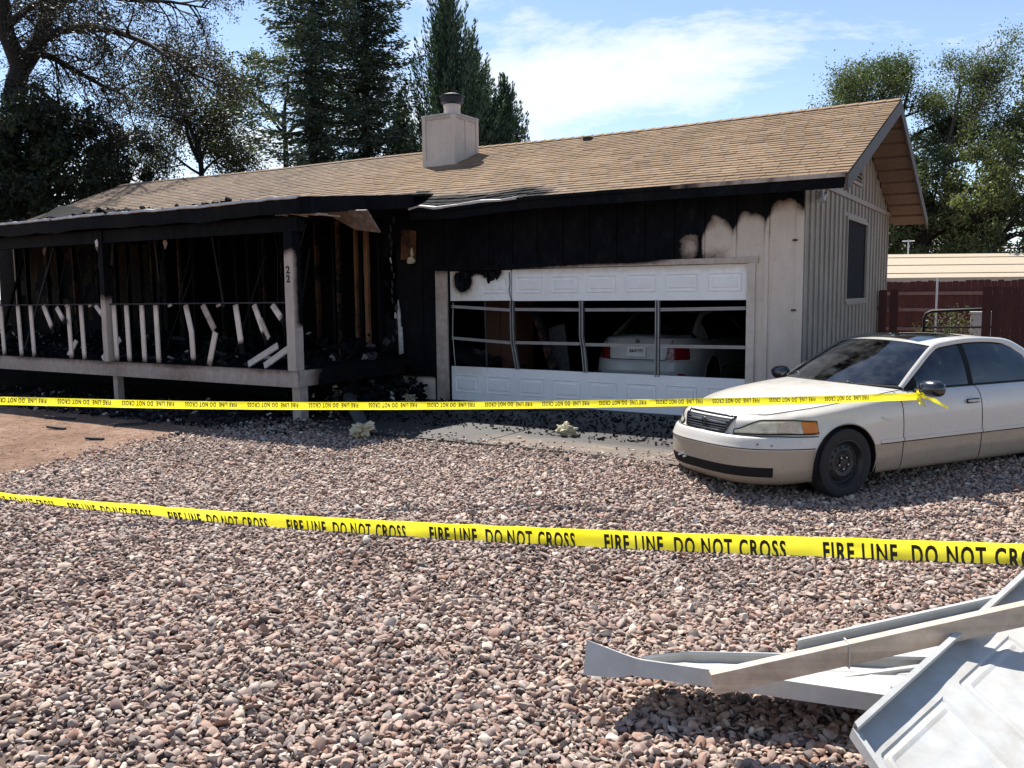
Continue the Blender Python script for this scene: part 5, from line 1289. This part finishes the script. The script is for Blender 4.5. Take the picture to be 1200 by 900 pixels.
A_ = np.concatenate([scatter(.0275, 1.9, 5.0, .004, 1.0), scatter(.052, 1.9, 5.0, .014, 1.0), scatter(.031, 5.0, 9.0, .005, 1.0), scatter(.09, 5.0, 9.0, .016, 1.0), scatter(.043, 9.0, 14.5, .006, 1.0)])
XY = A_[:, :1]*rgt + A_[:, 1:2]*hdg
sel = []; soots = []
for i, (x, y) in enumerate(XY):
    if y > 8.34 + .10*fb(x, y, 3) and -8.2 < x < -2.78:
        if y > 9.3 or rng.random() > .30*math.exp(-(y-8.34)*5): continue
    if y > 8.9 and x <= -8.2: continue
    if y > 11.3 or x > 3.2: continue
    e = dirt_edge(y) + .28*fb(x, y, 1.3) + .12*fb(x, y, 5)
    if x < e:
        if rng.random() > .55*math.exp(-(e-x)*2.4)+.08: continue
    if fb(x, y, .9, 7) > .30 and rng.random() < .22: continue
    sel.append(i)
XYs = XY[sel]; zo = A_[sel, 2]; N = len(sel)
size = np.clip(rng.lognormal(math.log(.0375), .34, N), .015, .09)
size = np.array([s_*(.42 if x < dirt_edge(y)-.35 else 1) for s_, (x, y) in zip(size, XYs)])
zs = np.array([.03 if (y > 8.3 and -8.24 < x < -2.75) else ground_z(x, y)+.012*fb(x, y, .8, 5) for x, y in XYs]) + np.where(size < .02, 0, zo) + size*.12
me = bpy.data.meshes.new('gravel'); me.from_pydata([(x, y, z) for (x, y), z in zip(XYs, zs)], [], [])
def vattr(nm, typ, arr, key):
    a = me.attributes.new(nm, typ, 'POINT'); a.data.foreach_set(key, np.ascontiguousarray(arr).ravel())
vattr('rot', 'FLOAT_VECTOR', np.c_[rng.normal(0, .5, N), rng.normal(0, .5, N), rng.uniform(0, 6.283, N)].astype(np.float32), 'vector')
vattr('scl', 'FLOAT_VECTOR', np.c_[size*1.15, size*rng.uniform(.85, 1.15, N), size*rng.uniform(.85, 1.25, N)].astype(np.float32), 'vector')
vattr('pick', 'INT', rng.integers(0, 12, N).astype(np.int32), 'value')
vattr('hue', 'FLOAT', rng.random(N).astype(np.float32), 'value')
vattr('soot', 'FLOAT', np.array([min(.9, .72*soot_f(x, y, 0)*(.6+.4*rng.random())+max(0, .09*fb(x, y, .55, 4)+.07*fb(x, y, 2, 6))) for x, y in XYs], dtype=np.float32), 'value')
gv = bpy.data.objects.new('gravel', me); col.objects.link(gv); tag(gv, 'mauve and tan crushed stone gravel covering the front yard', 'gravel', kind='stuff')
ng = bpy.data.node_groups.new('scatter_stones', 'GeometryNodeTree')
ng.interface.new_socket('Geometry', in_out='INPUT', socket_type='NodeSocketGeometry'); ng.interface.new_socket('Geometry', in_out='OUTPUT', socket_type='NodeSocketGeometry')
gi, go = ng.nodes.new('NodeGroupInput'), ng.nodes.new('NodeGroupOutput')
ip = ng.nodes.new('GeometryNodeInstanceOnPoints'); ci = ng.nodes.new('GeometryNodeCollectionInfo'); ci.inputs['Collection'].default_value = pc_; ci.inputs['Separate Children'].default_value = True; ci.inputs['Reset Children'].default_value = True
def nattr(nm, dt):
    n = ng.nodes.new('GeometryNodeInputNamedAttribute'); n.data_type = dt; n.inputs['Name'].default_value = nm; return n.outputs['Attribute']
m2p = ng.nodes.new('GeometryNodeMeshToPoints')
ng.links.new(gi.outputs[0], m2p.inputs['Mesh']); ng.links.new(m2p.outputs[0], ip.inputs['Points']); ng.links.new(ci.outputs[0], ip.inputs['Instance']); ip.inputs['Pick Instance'].default_value = True
ng.links.new(nattr('pick', 'INT'), ip.inputs['Instance Index']); ng.links.new(nattr('rot', 'FLOAT_VECTOR'), ip.inputs['Rotation']); ng.links.new(nattr('scl', 'FLOAT_VECTOR'), ip.inputs['Scale'])
ng.links.new(ip.outputs[0], go.inputs[0])
md = gv.modifiers.new('stones', 'NODES'); md.node_group = ng
print('stones', N)

# ------------------------------------------------------------------ trees
def leaf_mat(name, a, b_, trans=.35):
    m, nt, b = newmat(name); oi = node(nt, 'ShaderNodeAttribute', attribute_name='tint')
    c = ramp(nt, [(0, a), (1, b_)]); nt.links.new(oi.outputs['Fac'], c.inputs[0]); nt.links.new(c.outputs[0], b.inputs['Base Color']); b.inputs['Roughness'].default_value = .55; b.inputs['Specular IOR Level'].default_value = .3
    tl = node(nt, 'ShaderNodeBsdfTranslucent'); nt.links.new(mixc(nt, 1.0, c.outputs[0], (1.5, 1.6, .8), 'MULTIPLY'), tl.inputs[0]); ms = node(nt, 'ShaderNodeMixShader'); ms.inputs[0].default_value = trans
    nt.links.new(b.outputs[0], ms.inputs[1]); nt.links.new(tl.outputs[0], ms.inputs[2]); nt.links.new(ms.outputs[0], nt.nodes['Material Output'].inputs[0]); return m
BARK = simple('bark', (.017, .014, .012), .9, var=.5, nscale=8, bumps=.5); BARKG = simple('grey_bark', (.10, .085, .07), .9, var=.4, nscale=8)
def leaves(name, C_, size, mat, parent, axis=None, aspect=.55, tint=None):
    """one mesh of small leaf faces: centres C_, sizes, optional long axes"""
    C_ = np.asarray(C_, float); N = len(C_); size = np.broadcast_to(size, N)
    a = rng.normal(size=(N, 3)) if axis is None else np.asarray(axis, float)+rng.normal(size=(N, 3))*.25
    a /= np.linalg.norm(a, axis=1)[:, None]; b = np.cross(a, rng.normal(size=(N, 3))); b /= np.linalg.norm(b, axis=1)[:, None]
    a = a*(size*.5)[:, None]; b = b*(size*.5*aspect)[:, None]
    o = Vector((C_[:, 0].mean(), C_[:, 1].mean(), C_[:, 2].min()))
    V = np.stack([C_-a, C_+b*.9-a*.1, C_+a, C_-b*.9-a*.1], 1).reshape(-1, 3)-np.array(o)
    me = bpy.data.meshes.new(name); me.vertices.add(N*4); me.vertices.foreach_set('co', V.ravel()); me.loops.add(N*4); me.loops.foreach_set('vertex_index', np.arange(N*4)); me.polygons.add(N); me.polygons.foreach_set('loop_start', np.arange(N)*4); me.polygons.foreach_set('loop_total', np.full(N, 4))
    me.update(); at = me.attributes.new('tint', 'FLOAT', 'POINT'); t = rng.random(N) if tint is None else np.clip(tint+rng.normal(0, .15, N), 0, 1)
    at.data.foreach_set('value', np.repeat(t, 4).astype(np.float32)); return place(name, me, mat, parent, o)
def tree_root(name, base, label, cat='tree', group='trees behind the house'):
    r_ = empty(name, base); tag(r_, label, cat, group); return r_
class Twigs:
    def __init__(s, seed): s.r = random.Random(seed); s.mb = MB(); s.tips = []
    def limb(s, p, d, L, rad, lev, maxlev, nsub, up=.0, spread=.8, wig=.25, ratio=.62, nseg=5, sub_from=.3):
        r_ = s.r; pts = [Vector(p)]; d = Vector(d).normalized(); rads = [rad]
        for i in range(nseg):
            d = (d + Vector((r_.gauss(0, wig), r_.gauss(0, wig), r_.gauss(0, wig)))*.5 + Vector((0, 0, up))*.25).normalized()
            pts.append(pts[-1]+d*L/nseg); rads.append(max(.006, rad*(1-.75*(i+1)/nseg)))
        s.mb.tube(pts, rads, 6 if lev < 2 else 4, cap=False)
        if lev >= maxlev:
            s.tips += pts[1:]; return
        s.tips.append(pts[-1])
        for k in range(nsub):
            t = sub_from+(1-sub_from)*(k+r_.random())/nsub; i = min(nseg-1, int(t*nseg)); q = pts[i].lerp(pts[i+1], t*nseg-i)
            dd = (pts[i+1]-pts[i]).normalized(); sd = Vector((r_.gauss(0, 1), r_.gauss(0, 1), r_.gauss(0, .7))); sd = (sd-dd*sd.dot(dd)).normalized()
            s.limb(q, dd*(1-spread*.6)+sd*spread, L*ratio*r_.uniform(.7, 1.15)*(1-.3*t), max(.007, rads[i]*.55), lev+1, maxlev, nsub, up, spread, wig, ratio, max(3, nseg-1), .15)
def deciduous(name, base, H, trunk, label, limbs, lmat, n_leaf, lsize, seed, maxlev=3, nsub=5, up=.05, spread=.8, rad=.2, ratio=.6, scat=.25, wig=.25, bark=BARK, axis=None, group='trees behind the house', aspect=.55):
    root = tree_root(name, base, label, group=group); tw = Twigs(seed); b = Vector(base)
    tp = [b-Vector((0, 0, .1))]+[b+Vector(q) for q in trunk]; tw.mb.tube(tp, [rad*(1-.5*i/len(tp)) for i in range(len(tp))], 9)
    for (off, d, L, r_) in limbs: tw.limb(b+Vector(off), d, L, r_, 1, maxlev, nsub, up, spread, wig, ratio)
    tw.mb.build('trunk', bark, root, smooth=True, recalc=False)
    T = np.array([t[:] for t in tw.tips]); idx = rng.integers(0, len(T), n_leaf)
    Cn = T[idx]+rng.normal(size=(n_leaf, 3))*scat
    ax_ = None if axis is None else np.tile(axis, (n_leaf, 1))
    clus = np.array([.5+.9*mnoise.noise(Vector(p)*.7) for p in T])[idx]
    leaves('crown', Cn, lsize*rng.uniform(.7, 1.3, n_leaf), lmat, root, ax_, tint=clus, aspect=aspect); return root
L_DARK = leaf_mat('dark_foliage', (.010, .016, .009), (.035, .050, .022), .2); L_MID = leaf_mat('mid_foliage', (.040, .056, .030), (.105, .130, .070), .4); L_OLIVE = leaf_mat('olive_foliage', (.030, .036, .018), (.085, .090, .045), .3)
L_YEL = leaf_mat('yellow_green_foliage', (.055, .072, .032), (.135, .155, .072)); L_CON = leaf_mat('conifer_needles', (.027, .044, .028), (.098, .132, .088), .15); L_CYP = leaf_mat('cypress_foliage', (.027, .054, .036), (.090, .142, .085), .15); L_BRN = leaf_mat('sparse_dull_leaves', (.010, .010, .008), (.032, .029, .020), .25)
def at_px(x, y, d):
    return EYE + d*(fw + rt2*((x-600)/1025) + dn2*((y-450)/1025))
def gbase(x, d):
    p = at_px(x, 340, d); return (p.x, p.y, 0)
def V2(px, py, d, base): return at_px(px, py, d)-Vector(base)
# big sparse tree at the far left: limbs laid out by hand, twigs grown
b = gbase(14, 27)
lim = []
def path_limbs(root_pts, d, base, rads, tw):
    P = [at_px(x, y, d+dd) for x, y, dd in root_pts]; tw.mb.tube(P, rads, 8, cap=False); return P
root = tree_root('bare_limbed_tree', b, 'tall dark tree with arching bare limbs and thin sparse leaves', group='trees behind the house')
tw = Twigs(21); D0 = 27
tw.mb.tube([Vector(b)-Vector((0, 0, .1)), at_px(10, 250, D0), at_px(12, 150, D0), at_px(18, 100, D0), at_px(25, 75, D0)], [.36, .33, .31, .30, .29], 10)
mains = [([(25, 80, 0), (8, 40, -.5), (4, 0, -1), (0, -70, -1.5)], [.30, .24, .18, .08]), ([(25, 80, 0), (45, 52, .3), (58, 10, .6), (75, -50, 1)], [.30, .25, .2, .1]),
         ([(48, 48, .3), (70, 36, -.6), (105, 31, -1.2), (140, 38, -1.8), (175, 52, -2.3), (205, 72, -2.8), (228, 88, -3)], [.13, .12, .11, .09, .07, .04, .02]), ([(42, 62, .2), (60, 66, .6), (90, 84, 1.0), (120, 100, 1.4), (148, 113, 1.6)], [.12, .11, .09, .06, .03]),
         ([(58, 10, .6), (100, -8, 1), (150, 0, 1.4), (200, 2, 1.8), (245, 10, 2)], [.12, .1, .07, .05, .02]), ([(15, 110, 0), (40, 100, -1), (70, 125, -1.8), (95, 150, -2.2)], [.10, .08, .05, .02]), ([(8, 30, -.6), (30, 12, -1.3), (60, -6, -2)], [.12, .09, .05])]
for pts, rads in mains:
    P = [at_px(x, y, D0+dd) for x, y, dd in pts]; tw.mb.tube(P, rads, 7, cap=False)
    L = len(P)
    for k in range((L-1)*6):
        t = (k+random.random())/6
        if t < .5: continue
        i = min(L-2, int(t)); q = P[i].lerp(P[i+1], t-i); dd = (P[i+1]-P[i]).normalized(); sd = Vector((random.gauss(0, 1), random.gauss(0, 1), random.gauss(-.25, .7))); sd = (sd-dd*sd.dot(dd)).normalized()
        tw.limb(q, dd*.5+sd*.8, random.uniform(1.0, 2.1), .035, 2, 4, 4, -.35, .75, .3, .58, 5)
tw.mb.build('trunk', BARK, root, smooth=True, recalc=False)
T = np.array([t[:] for t in tw.tips]); print('tips', len(T)); nl = 30000
leaves('crown', T[rng.integers(0, len(T), nl)]+rng.normal(size=(nl, 3))*.13, .08*rng.uniform(.6, 1.4, nl), L_BRN, root)
def blob_tree(name, px, py, d, rx, rz, label, mat, n, lsize, seed, n_cl=60, squash=1.0, cat='tree', group='trees behind the house', zmin=.3, flat=.5):
    """dense crown made of many leaf clumps spread through an uneven volume"""
    base = gbase(px, d); c = at_px(px, py, d); root = tree_root(name, base, label, cat, group); tw = Twigs(seed); r_ = random.Random(seed)
    cl = []
    for i in range(n_cl):
        a, el = r_.random()*6.283, r_.uniform(-1.1, 1.2); rr_ = (r_.random()**.45)
        p = c+Vector((math.cos(a)*math.cos(el)*rx*rr_, math.sin(a)*math.cos(el)*rx*rr_, math.sin(el)*rz*rr_)); p.z = max(zmin, p.z); cl.append(p)
    b_ = Vector(base); mid = Vector((c.x, c.y, max(.8, c.z-rz*.5))); tw.mb.tube([b_-Vector((0, 0, .1)), b_.lerp(mid, .5)+Vector((.1, .1, 0)), mid], [.2, .17, .12], 8)
    for p in cl[::2]: tw.mb.tube([mid+Vector((0, 0, -.3)), mid.lerp(p, .5)+Vector((0, 0, .15)), p], [.06, .04, .012], 4, cap=False)
    tw.mb.build('trunk', BARK, root, smooth=True, recalc=False)
    K = np.array([p[:] for p in cl]); ix = rng.integers(0, n_cl, n); rad = np.array([r_.uniform(.35, .8) for _ in range(n_cl)])*min(rx, rz)*.42; tn = np.array([r_.uniform(.1, .9) for _ in range(n_cl)])
    dv = rng.normal(size=(n, 3)); dv /= np.linalg.norm(dv, axis=1)[:, None]; dv *= (rng.random(n)**.5)[:, None]*rad[ix][:, None]; dv[:, 2] *= flat+.3
    P = K[ix]+dv; P[:, 2] = np.maximum(P[:, 2], .15); leaves('crown', P, lsize*rng.uniform(.7, 1.4, n), mat, root, tint=tn[ix]); return root
blob_tree('juniper_tree', 30, 200, 25.5, 2.7, 2.4, 'broad dark juniper below the bare limbs at the left roof end', L_DARK, 21000, .15, 5, 90)
blob_tree('juniper_tree', 135, 215, 31, 1.7, 2.0, 'low dark juniper behind the roof beside the broad one', L_DARK, 12000, .15, 6, 60)
blob_tree('juniper_tree', -70, 190, 29, 3.0, 3.2, 'dark juniper at the outer end of the row beyond the porch', L_DARK, 12000, .16, 16, 60)
blob_tree('juniper_tree', -230, 285, 27, 3.4, 2.4, 'low dark juniper hedge end beyond the far porch corner', L_DARK, 9000, .17, 17, 60)
blob_tree('juniper_tree', -110, 270, 31, 3.0, 2.4, 'dark juniper in the hedge row behind the far porch posts', L_DARK, 9000, .17, 18, 60)
# willow like tree
b = gbase(236, 33); deciduous('willow_tree', b, 9, [V2(236, 200, 33, b), V2(232, 160, 33, b)], 'olive green loose tree standing between the dark junipers and conifers', [(V2(234, 190, 33, b), V2(200, 120, 33, b)-V2(234, 190, 33, b), 2.9, .09), (V2(233, 180, 33, b), V2(228, 90, 33, b)-V2(233, 180, 33, b), 3.2, .09), (V2(235, 190, 33, b), V2(262, 110, 33, b)-V2(235, 190, 33, b), 2.9, .08), (V2(236, 205, 33, b), V2(272, 165, 33, b)-V2(236, 205, 33, b), 1.8, .06), (V2(236, 205, 33, b), V2(190, 170, 33, b)-V2(236, 205, 33, b), 2.2, .06), (V2(236, 200, 33, b), V2(215, 140, 34, b)-V2(236, 200, 33, b), 2.4, .06)], L_OLIVE, 32000, .10, 31, 3, 6, .0, .75, .12, .62, .3)
# pale tree behind the spruce
b = gbase(335, 38); deciduous('pale_tree', b, 9, [V2(335, 180, 38, b), V2(332, 130, 38, b)], 'pale green thin tree showing behind the spruce branches', [(V2(333, 150, 38, b), Vector((-.9, 0, .7)), 3.0, .08), (V2(333, 140, 38, b), Vector((.2, 0, 1)), 3.2, .08), (V2(334, 160, 38, b), Vector((.7, .3, .6)), 2.8, .08), (V2(334, 160, 38, b), Vector((-.6, -.3, .9)), 3.2, .08)], L_YEL, 8000, .12, 41, 3, 5, .1, .7, .14, .6, .2)
# conifers
def spruce(name, px, ytop, d, label, Lmax, seed, n_br=75, h0=1.5, droop=-.12, dens=46, mat=L_CON, nsize=.2, lean=0, prof=.8, up_tip=.25, gap=0.0):
    base = gbase(px, d); top = at_px(px+lean, ytop, d); H = top.z; root = tree_root(name, base, label); r_ = random.Random(seed); mb = MB(); B_ = Vector(base)
    tx = lambda z: B_.lerp(Vector((top.x, top.y, H)), z/H)
    mb.tube([B_-Vector((0, 0, .1)), tx(H*.5), tx(H)], [.22, .13, .02], 8); P = []; A = []; TN = []
    for k in range(n_br):
        t = (k+r_.random())/n_br; z = h0+(H-h0)*t; az = k*2.399+r_.uniform(-.4, .4); L = Lmax*(1-t)**prof*r_.uniform(.55, 1.1)+.25
        if gap and r_.random() < gap: L *= .35
        p = tx(z); dr = Vector((math.cos(az), math.sin(az), 0)); pts = [p]; n = 8
        for i in range(n):
            u = (i+1)/n; pts.append(p+dr*L*u+Vector((0, 0, L*(droop*u*1.6+up_tip*u**3))))
        mb.tube(pts, [.035*(1-.85*i/n)+.004 for i in range(n+1)], 4, cap=False); tn = r_.random()
        nl = int(dens*(.6+L))
        for q in range(nl):
            u = r_.random()**1.0; i = min(n-1, int(u*n)); c = pts[i].lerp(pts[i+1], u*n-i); sp = .30*(1-.55*u)*min(1, L*.6)+.05
            sd = Vector((-dr.y, dr.x, 0))*r_.gauss(0, sp)+dr*r_.gauss(0, .08); c = c+sd+Vector((0, 0, r_.gauss(-.05, .09)-abs(sd.length)*.25))
            P.append(c[:]); a_ = dr*.7+sd.normalized()*.7+Vector((0, 0, -.15)); A.append(a_[:]); TN.append(tn)
    mb.build('trunk', BARK, root, smooth=True, recalc=False); leaves('crown', P, nsize*rng.uniform(.7, 1.3, len(P)), mat, root, A, .38, np.array(TN)*.8+.1); return root
spruce('spruce_tree', 366, -190, 31, 'open branched dark spruce with drooping arms left of the chimney', 4.7, 3, 190, 2.0, -.13, 95, gap=.34, prof=.7, up_tip=.28, nsize=.18)
spruce('spruce_tree', 428, -170, 33, 'dense dark spruce standing next to the chimney', 3.5, 8, 250, 1.5, -.10, 85, gap=.08, up_tip=.3, nsize=.18)
def cypress(name, px, ytop, d, label, W, seed, n_pl=90, mat=L_CYP, dens=150, skew=0.0):
    base = gbase(px, d); top = at_px(px, ytop, d); H = top.z; root = tree_root(name, base, label); r_ = random.Random(seed); mb = MB(); B_ = Vector(base)
    mb.tube([B_-Vector((0, 0, .1)), B_+Vector((0, 0, H*.5)), B_+Vector((0, 0, H*.93))], [.25, .15, .03], 8); P = []; A = []; TN = []
    for k in range(n_pl):
        t = (k+r_.random())/n_pl; z = 1.0+(H*.80-1.0)*t; az = k*2.399; out = W*(1-t)**.75*r_.uniform(.35, 1.0)
        dr = Vector((math.cos(az), math.sin(az), 0)); s_ = B_+Vector((0, 0, z)); L = (1.5+.55*W*(1-.3*t))*r_.uniform(.75, 1.2); e = s_+dr*out+Vector((0, 0, L*.85)); m_ = s_+dr*out*.75+Vector((0, 0, L*.25))
        if e.z > H: e.z = H
        mb.tube([s_, m_, e], [.03, .02, .004], 4, cap=False); tn = r_.random()
        for q in range(int(dens*r_.uniform(.8, 1.2))):
            u = r_.random(); c = (s_*(1-u)**2+m_*2*u*(1-u)+e*u*u); w_ = .34*math.sin(math.pi*min(1, .2+u*.8))**.8*(1.05-u*.75)+.02; c = c+Vector((r_.gauss(0, w_), r_.gauss(0, w_), r_.gauss(0, w_*.8)))
            P.append(c[:]); a_ = (e-m_).normalized()+dr*.35; A.append(a_[:]); TN.append(tn)
    mb.build('trunk', BARK, root, smooth=True, recalc=False); leaves('crown', P, .16*rng.uniform(.7, 1.4, len(P)), mat, root, A, .34, np.array(TN)); return root
cypress('cypress_tree', 530, -18, 34, 'tall feathery cypress rising behind the chimney', 4.3, 4, 270)
cypress('cypress_tree', 560, 50, 36, 'shorter feathery cypress filling the gap behind the chimney flue', 3.4, 14, 150)
cypress('cypress_tree', 594, 92, 35, 'lowest feathery cypress at the open sky end of the row', 2.8, 24, 150)
cypress('cypress_tree', 474, 105, 36, 'slim dark cypress squeezed between spruce and tall cypress', 2.0, 34, 90, mat=L_CON)
# right hand side
b = gbase(1050, 38); mk = lambda x, y, dd=0: V2(x, y, 38+dd, b)
deciduous('elm_tree', b, 11, [mk(1050, 260), mk(1048, 190), mk(1046, 165)], 'tall round crowned elm directly behind the gable peak', [(mk(1047, 185), Vector((-1, .1, .6)), 3.3, .11), (mk(1047, 175), Vector((-.45, -.3, 1)), 3.2, .12), (mk(1046, 165), Vector((.3, .2, 1)), 2.9, .12), (mk(1047, 180), Vector((1, 0, .7)), 2.8, .11), (mk(1048, 190), Vector((.8, .4, .5)), 2.8, .1), (mk(1048, 195), Vector((-.9, -.4, .4)), 3.2, .1), (mk(1048, 170), Vector((0, -.6, .8)), 3.0, .1)], L_MID, 46000, .105, 51, 3, 6, .04, .8, .2, .60, .25, group='trees beyond the fence')
b = gbase(1122, 36); mk2 = lambda x, y, dd=0: V2(x, y, 36+dd, b)
deciduous('elm_tree', b, 9, [mk2(1112, 250), mk2(1106, 200), mk2(1112, 165)], 'thin leaning elm with visible limbs and gaps of sky', [(mk2(1108, 180), Vector((.9, 0, .75)), 3.3, .09), (mk2(1111, 168), Vector((.35, .2, 1)), 3.2, .09), (mk2(1110, 172), Vector((.6, -.3, .9)), 3.4, .08), (mk2(1108, 190), Vector((1, .2, .35)), 2.8, .07), (mk2(1107, 195), Vector((.5, -.5, .2)), 2.4, .06)], L_MID, 17000, .10, 61, 3, 6, .06, .8, .12, .60, .20, bark=BARKG, group='trees beyond the fence')
blob_tree('shrubby_tree', 1085, 240, 35, 2.2, 2.5, 'mid green bushy tree over the far tan roof', L_MID, 17000, .13, 71, 80, group='trees beyond the fence')
blob_tree('shrubby_tree', 1165, 240, 33, 2.2, 2.5, 'bright yellow green bushy tree above the red fence', L_YEL, 15000, .13, 72, 80, group='trees beyond the fence')
blob_tree('shrubby_tree', 1240, 170, 34, 2.2, 3.8, 'tall yellow green tree above the near red fence boards', L_YEL, 15000, .13, 73, 80, group='trees beyond the fence')
blob_tree('shrubby_tree', 1050, 262, 37, 1.7, 1.6, 'dark green bush between the gable wall and tan roof', L_MID, 14000, .12, 74, 80, group='trees beyond the fence')
blob_tree('shrubby_tree', 1130, 275, 38, 3.6, 1.7, 'low deep green bush right behind the tan roof ridge', L_MID, 20000, .12, 75, 110, group='trees beyond the fence')

# ------------------------------------------------------------------ fences, gate, neighbours
REDF = simple('red_brown_fence_stain', (.075, .020, .016), .8, var=.4, nscale=5, stretch=(1, 1, .2)); REDR = simple('faded_fence_rail', (.20, .12, .10), .85, var=.3)
NTAN = simple('tan_metal_roof', (.47, .385, .28), .6, .0, var=.1); NGREY = simple('grey_roof', (.28, .28, .27), .8, var=.15); NWALL = simple('neighbour_wall', (.35, .30, .25), .8)
def fence(name, a, b_, h, label, rails, rail_side=-1, wd=.14, posts=True):
    a, b_ = Vector((*a, 0)), Vector((*b_, 0)); root = empty(name, a); tag(root, label, 'fence', 'red brown wooden fences'); d = (b_-a); L = d.length; d.normalize(); nn = Vector((d.y, -d.x, 0))
    n = max(1, int(L/(wd+.004)))
    for i in range(n):
        c = a+d*(i+.5)*L/n; hh = h+random.uniform(-.02, .02); w2 = wd/2
        pts = [c-d*w2+Vector((0, 0, .03)), c+d*w2+Vector((0, 0, .03)), c+d*w2+Vector((0, 0, hh-.015)), c+d*w2*.7+Vector((0, 0, hh)), c-d*w2*.7+Vector((0, 0, hh)), c-d*w2+Vector((0, 0, hh-.015))]
        MB().prism(pts, nn*.018).build('picket', REDF, root)
    for z in rails: MB().bar(a+nn*(.04 if rail_side > 0 else -.022)+Vector((0, 0, z)), b_+nn*(.04 if rail_side > 0 else -.022)+Vector((0, 0, z)), .04, .085).build('rail', REDR, root)
    return root
fence('fence', (-2.62, 17.1), (-2.24, 17.12), 1.74, 'narrow dark red fence stub fixed to the gable wall', (.4, 1.4), -1)
fence('fence', (-.93, 17.1), (3.6, 17.3), 1.76, 'dark red board fence right of the gate opening', (.4, 1.4), -1)
fence('fence', (-6.2, 25.2), (4.0, 24.4), 1.93, 'far red board fence with pale rails seen through the gate opening', (.7, 1.2, 1.62), 1)
gt = empty('tube_gate', (-1.5, 18.5, 0)); tag(gt, 'black bent tube gate standing open behind the car roof', 'gate')
MB().tube([(-1.98, 18.5, 0), (-1.98, 18.5, 1.15), (-1.95, 18.5, 1.26), (-1.86, 18.5, 1.31), (-.6, 18.5, 1.37), (-.3, 18.5, 1.37), (-.25, 18.5, 1.3), (-.25, 18.5, 0)], .03, 8).build('frame', BLACKM, gt, smooth=True)
MB().tube([(-1.98, 18.5, 1.0), (-.25, 18.5, 1.03)], .022, 6).build('crossbar', BLACKM, gt); MB().tube([(-1.98, 18.5, .45), (-.25, 18.5, .45)], .022, 6).build('crossbar', BLACKM, gt)
sp_ = MB().tube([(-2.33, 24.3, 0), (-2.33, 24.3, 2.0)], .025, 8).build('steel_post', GALV, None); tag(sp_, 'thin grey steel post before the far red fence', 'post')
ac = empty('utility_box', (-1.12, 20, 0)); tag(ac, 'small white utility box behind the tube gate', 'box'); MB().box((-1.28, 19.9, .0), (-.92, 20.15, 1.22)).build('cabinet', PLATE, ac, bevel=.01); MB().box((-1.30, 19.88, 1.221), (-.90, 20.17, 1.27)).build('lid', PLATE, ac)
shr = tree_root('garden_shrub', (-1.5, 19.2, 0), 'small sunlit shrub beside the white utility box', 'shrub', 'garden shrub'); tw = Twigs(88)
for k in range(9): tw.limb((-1.5+random.uniform(-.1, .1), 19.2, 0), (random.gauss(0, .35), random.gauss(0, .35), 1), 1.15, .014, 2, 3, 5, .1, .6, .2, .4)
tw.mb.build('stems', BARKG, shr, recalc=False); T = np.array([t[:] for t in tw.tips]); leaves('foliage', T[rng.integers(0, len(T), 1100)]+rng.normal(size=(1100, 3))*.06, .055*rng.uniform(.6, 1.4, 1100), L_YEL, shr)
def lowhouse(name, c, rz, L, W, he, hr, mat, label, ribs=0):
    root = empty(name, (c[0], c[1], 0), rz, local=True); tag(root, label, 'building', 'neighbouring buildings')
    MB().box((-L/2+.3, -W/2+.3, 0), (L/2-.3, W/2-.3, he)).build('wall', NWALL, root); rf = MB().prism([(-L/2, -W/2, he), (-L/2, 0, hr), (-L/2, W/2, he), (-L/2, W/2, he-.16), (-L/2, 0, hr-.16), (-L/2, -W/2, he-.16)], (L, 0, 0)).build('roof', mat, root)
    sl = math.hypot(W/2, hr-he); 
    for k in range(ribs):
        t = (k+.5)/ribs; MB().bar((-L/2+.01, -W/2*(1-t), he+(hr-he)*t+.012), (L/2-.01, -W/2*(1-t), he+(hr-he)*t+.012), .04, .012).build('roof_seam', mat, rf)
    MB().box((-L/2+.02, -W/2-.02, he-.30), (L/2-.02, -W/2+.001, he-.02)).build('fascia', mat, rf); return root
lowhouse('neighbour_shed', (.4, 35.9), R(32), 15.2, 6.0, 2.08, 2.92, NTAN, 'low building with long tan metal roof behind the red fences', 3)
lowhouse('neighbour_house', (-9.5, 50), R(20), 9, 8, 2.5, 3.95, NGREY, 'grey roofed house peeking past the gable wall corner')
lowhouse('neighbour_house', (-25.3, 27.8), R(25), 4.5, 5, 4.6, 6.9, NGREY, 'grey roof just showing over the ridge beside the spruces')
vt = MB().tube([(-4.2, 33.7, 2.2), (-4.2, 33.7, 3.3), (-4.2, 33.7, 3.45)], [.03, .03, .02], 6); vt.tube([(-4.4, 33.7, 3.4), (-4.0, 33.7, 3.4)], .02, 5)
vo_ = vt.build('vent_pipe', GALV, None); tag(vo_, 'small antenna mast on the tan metal roof', 'antenna')
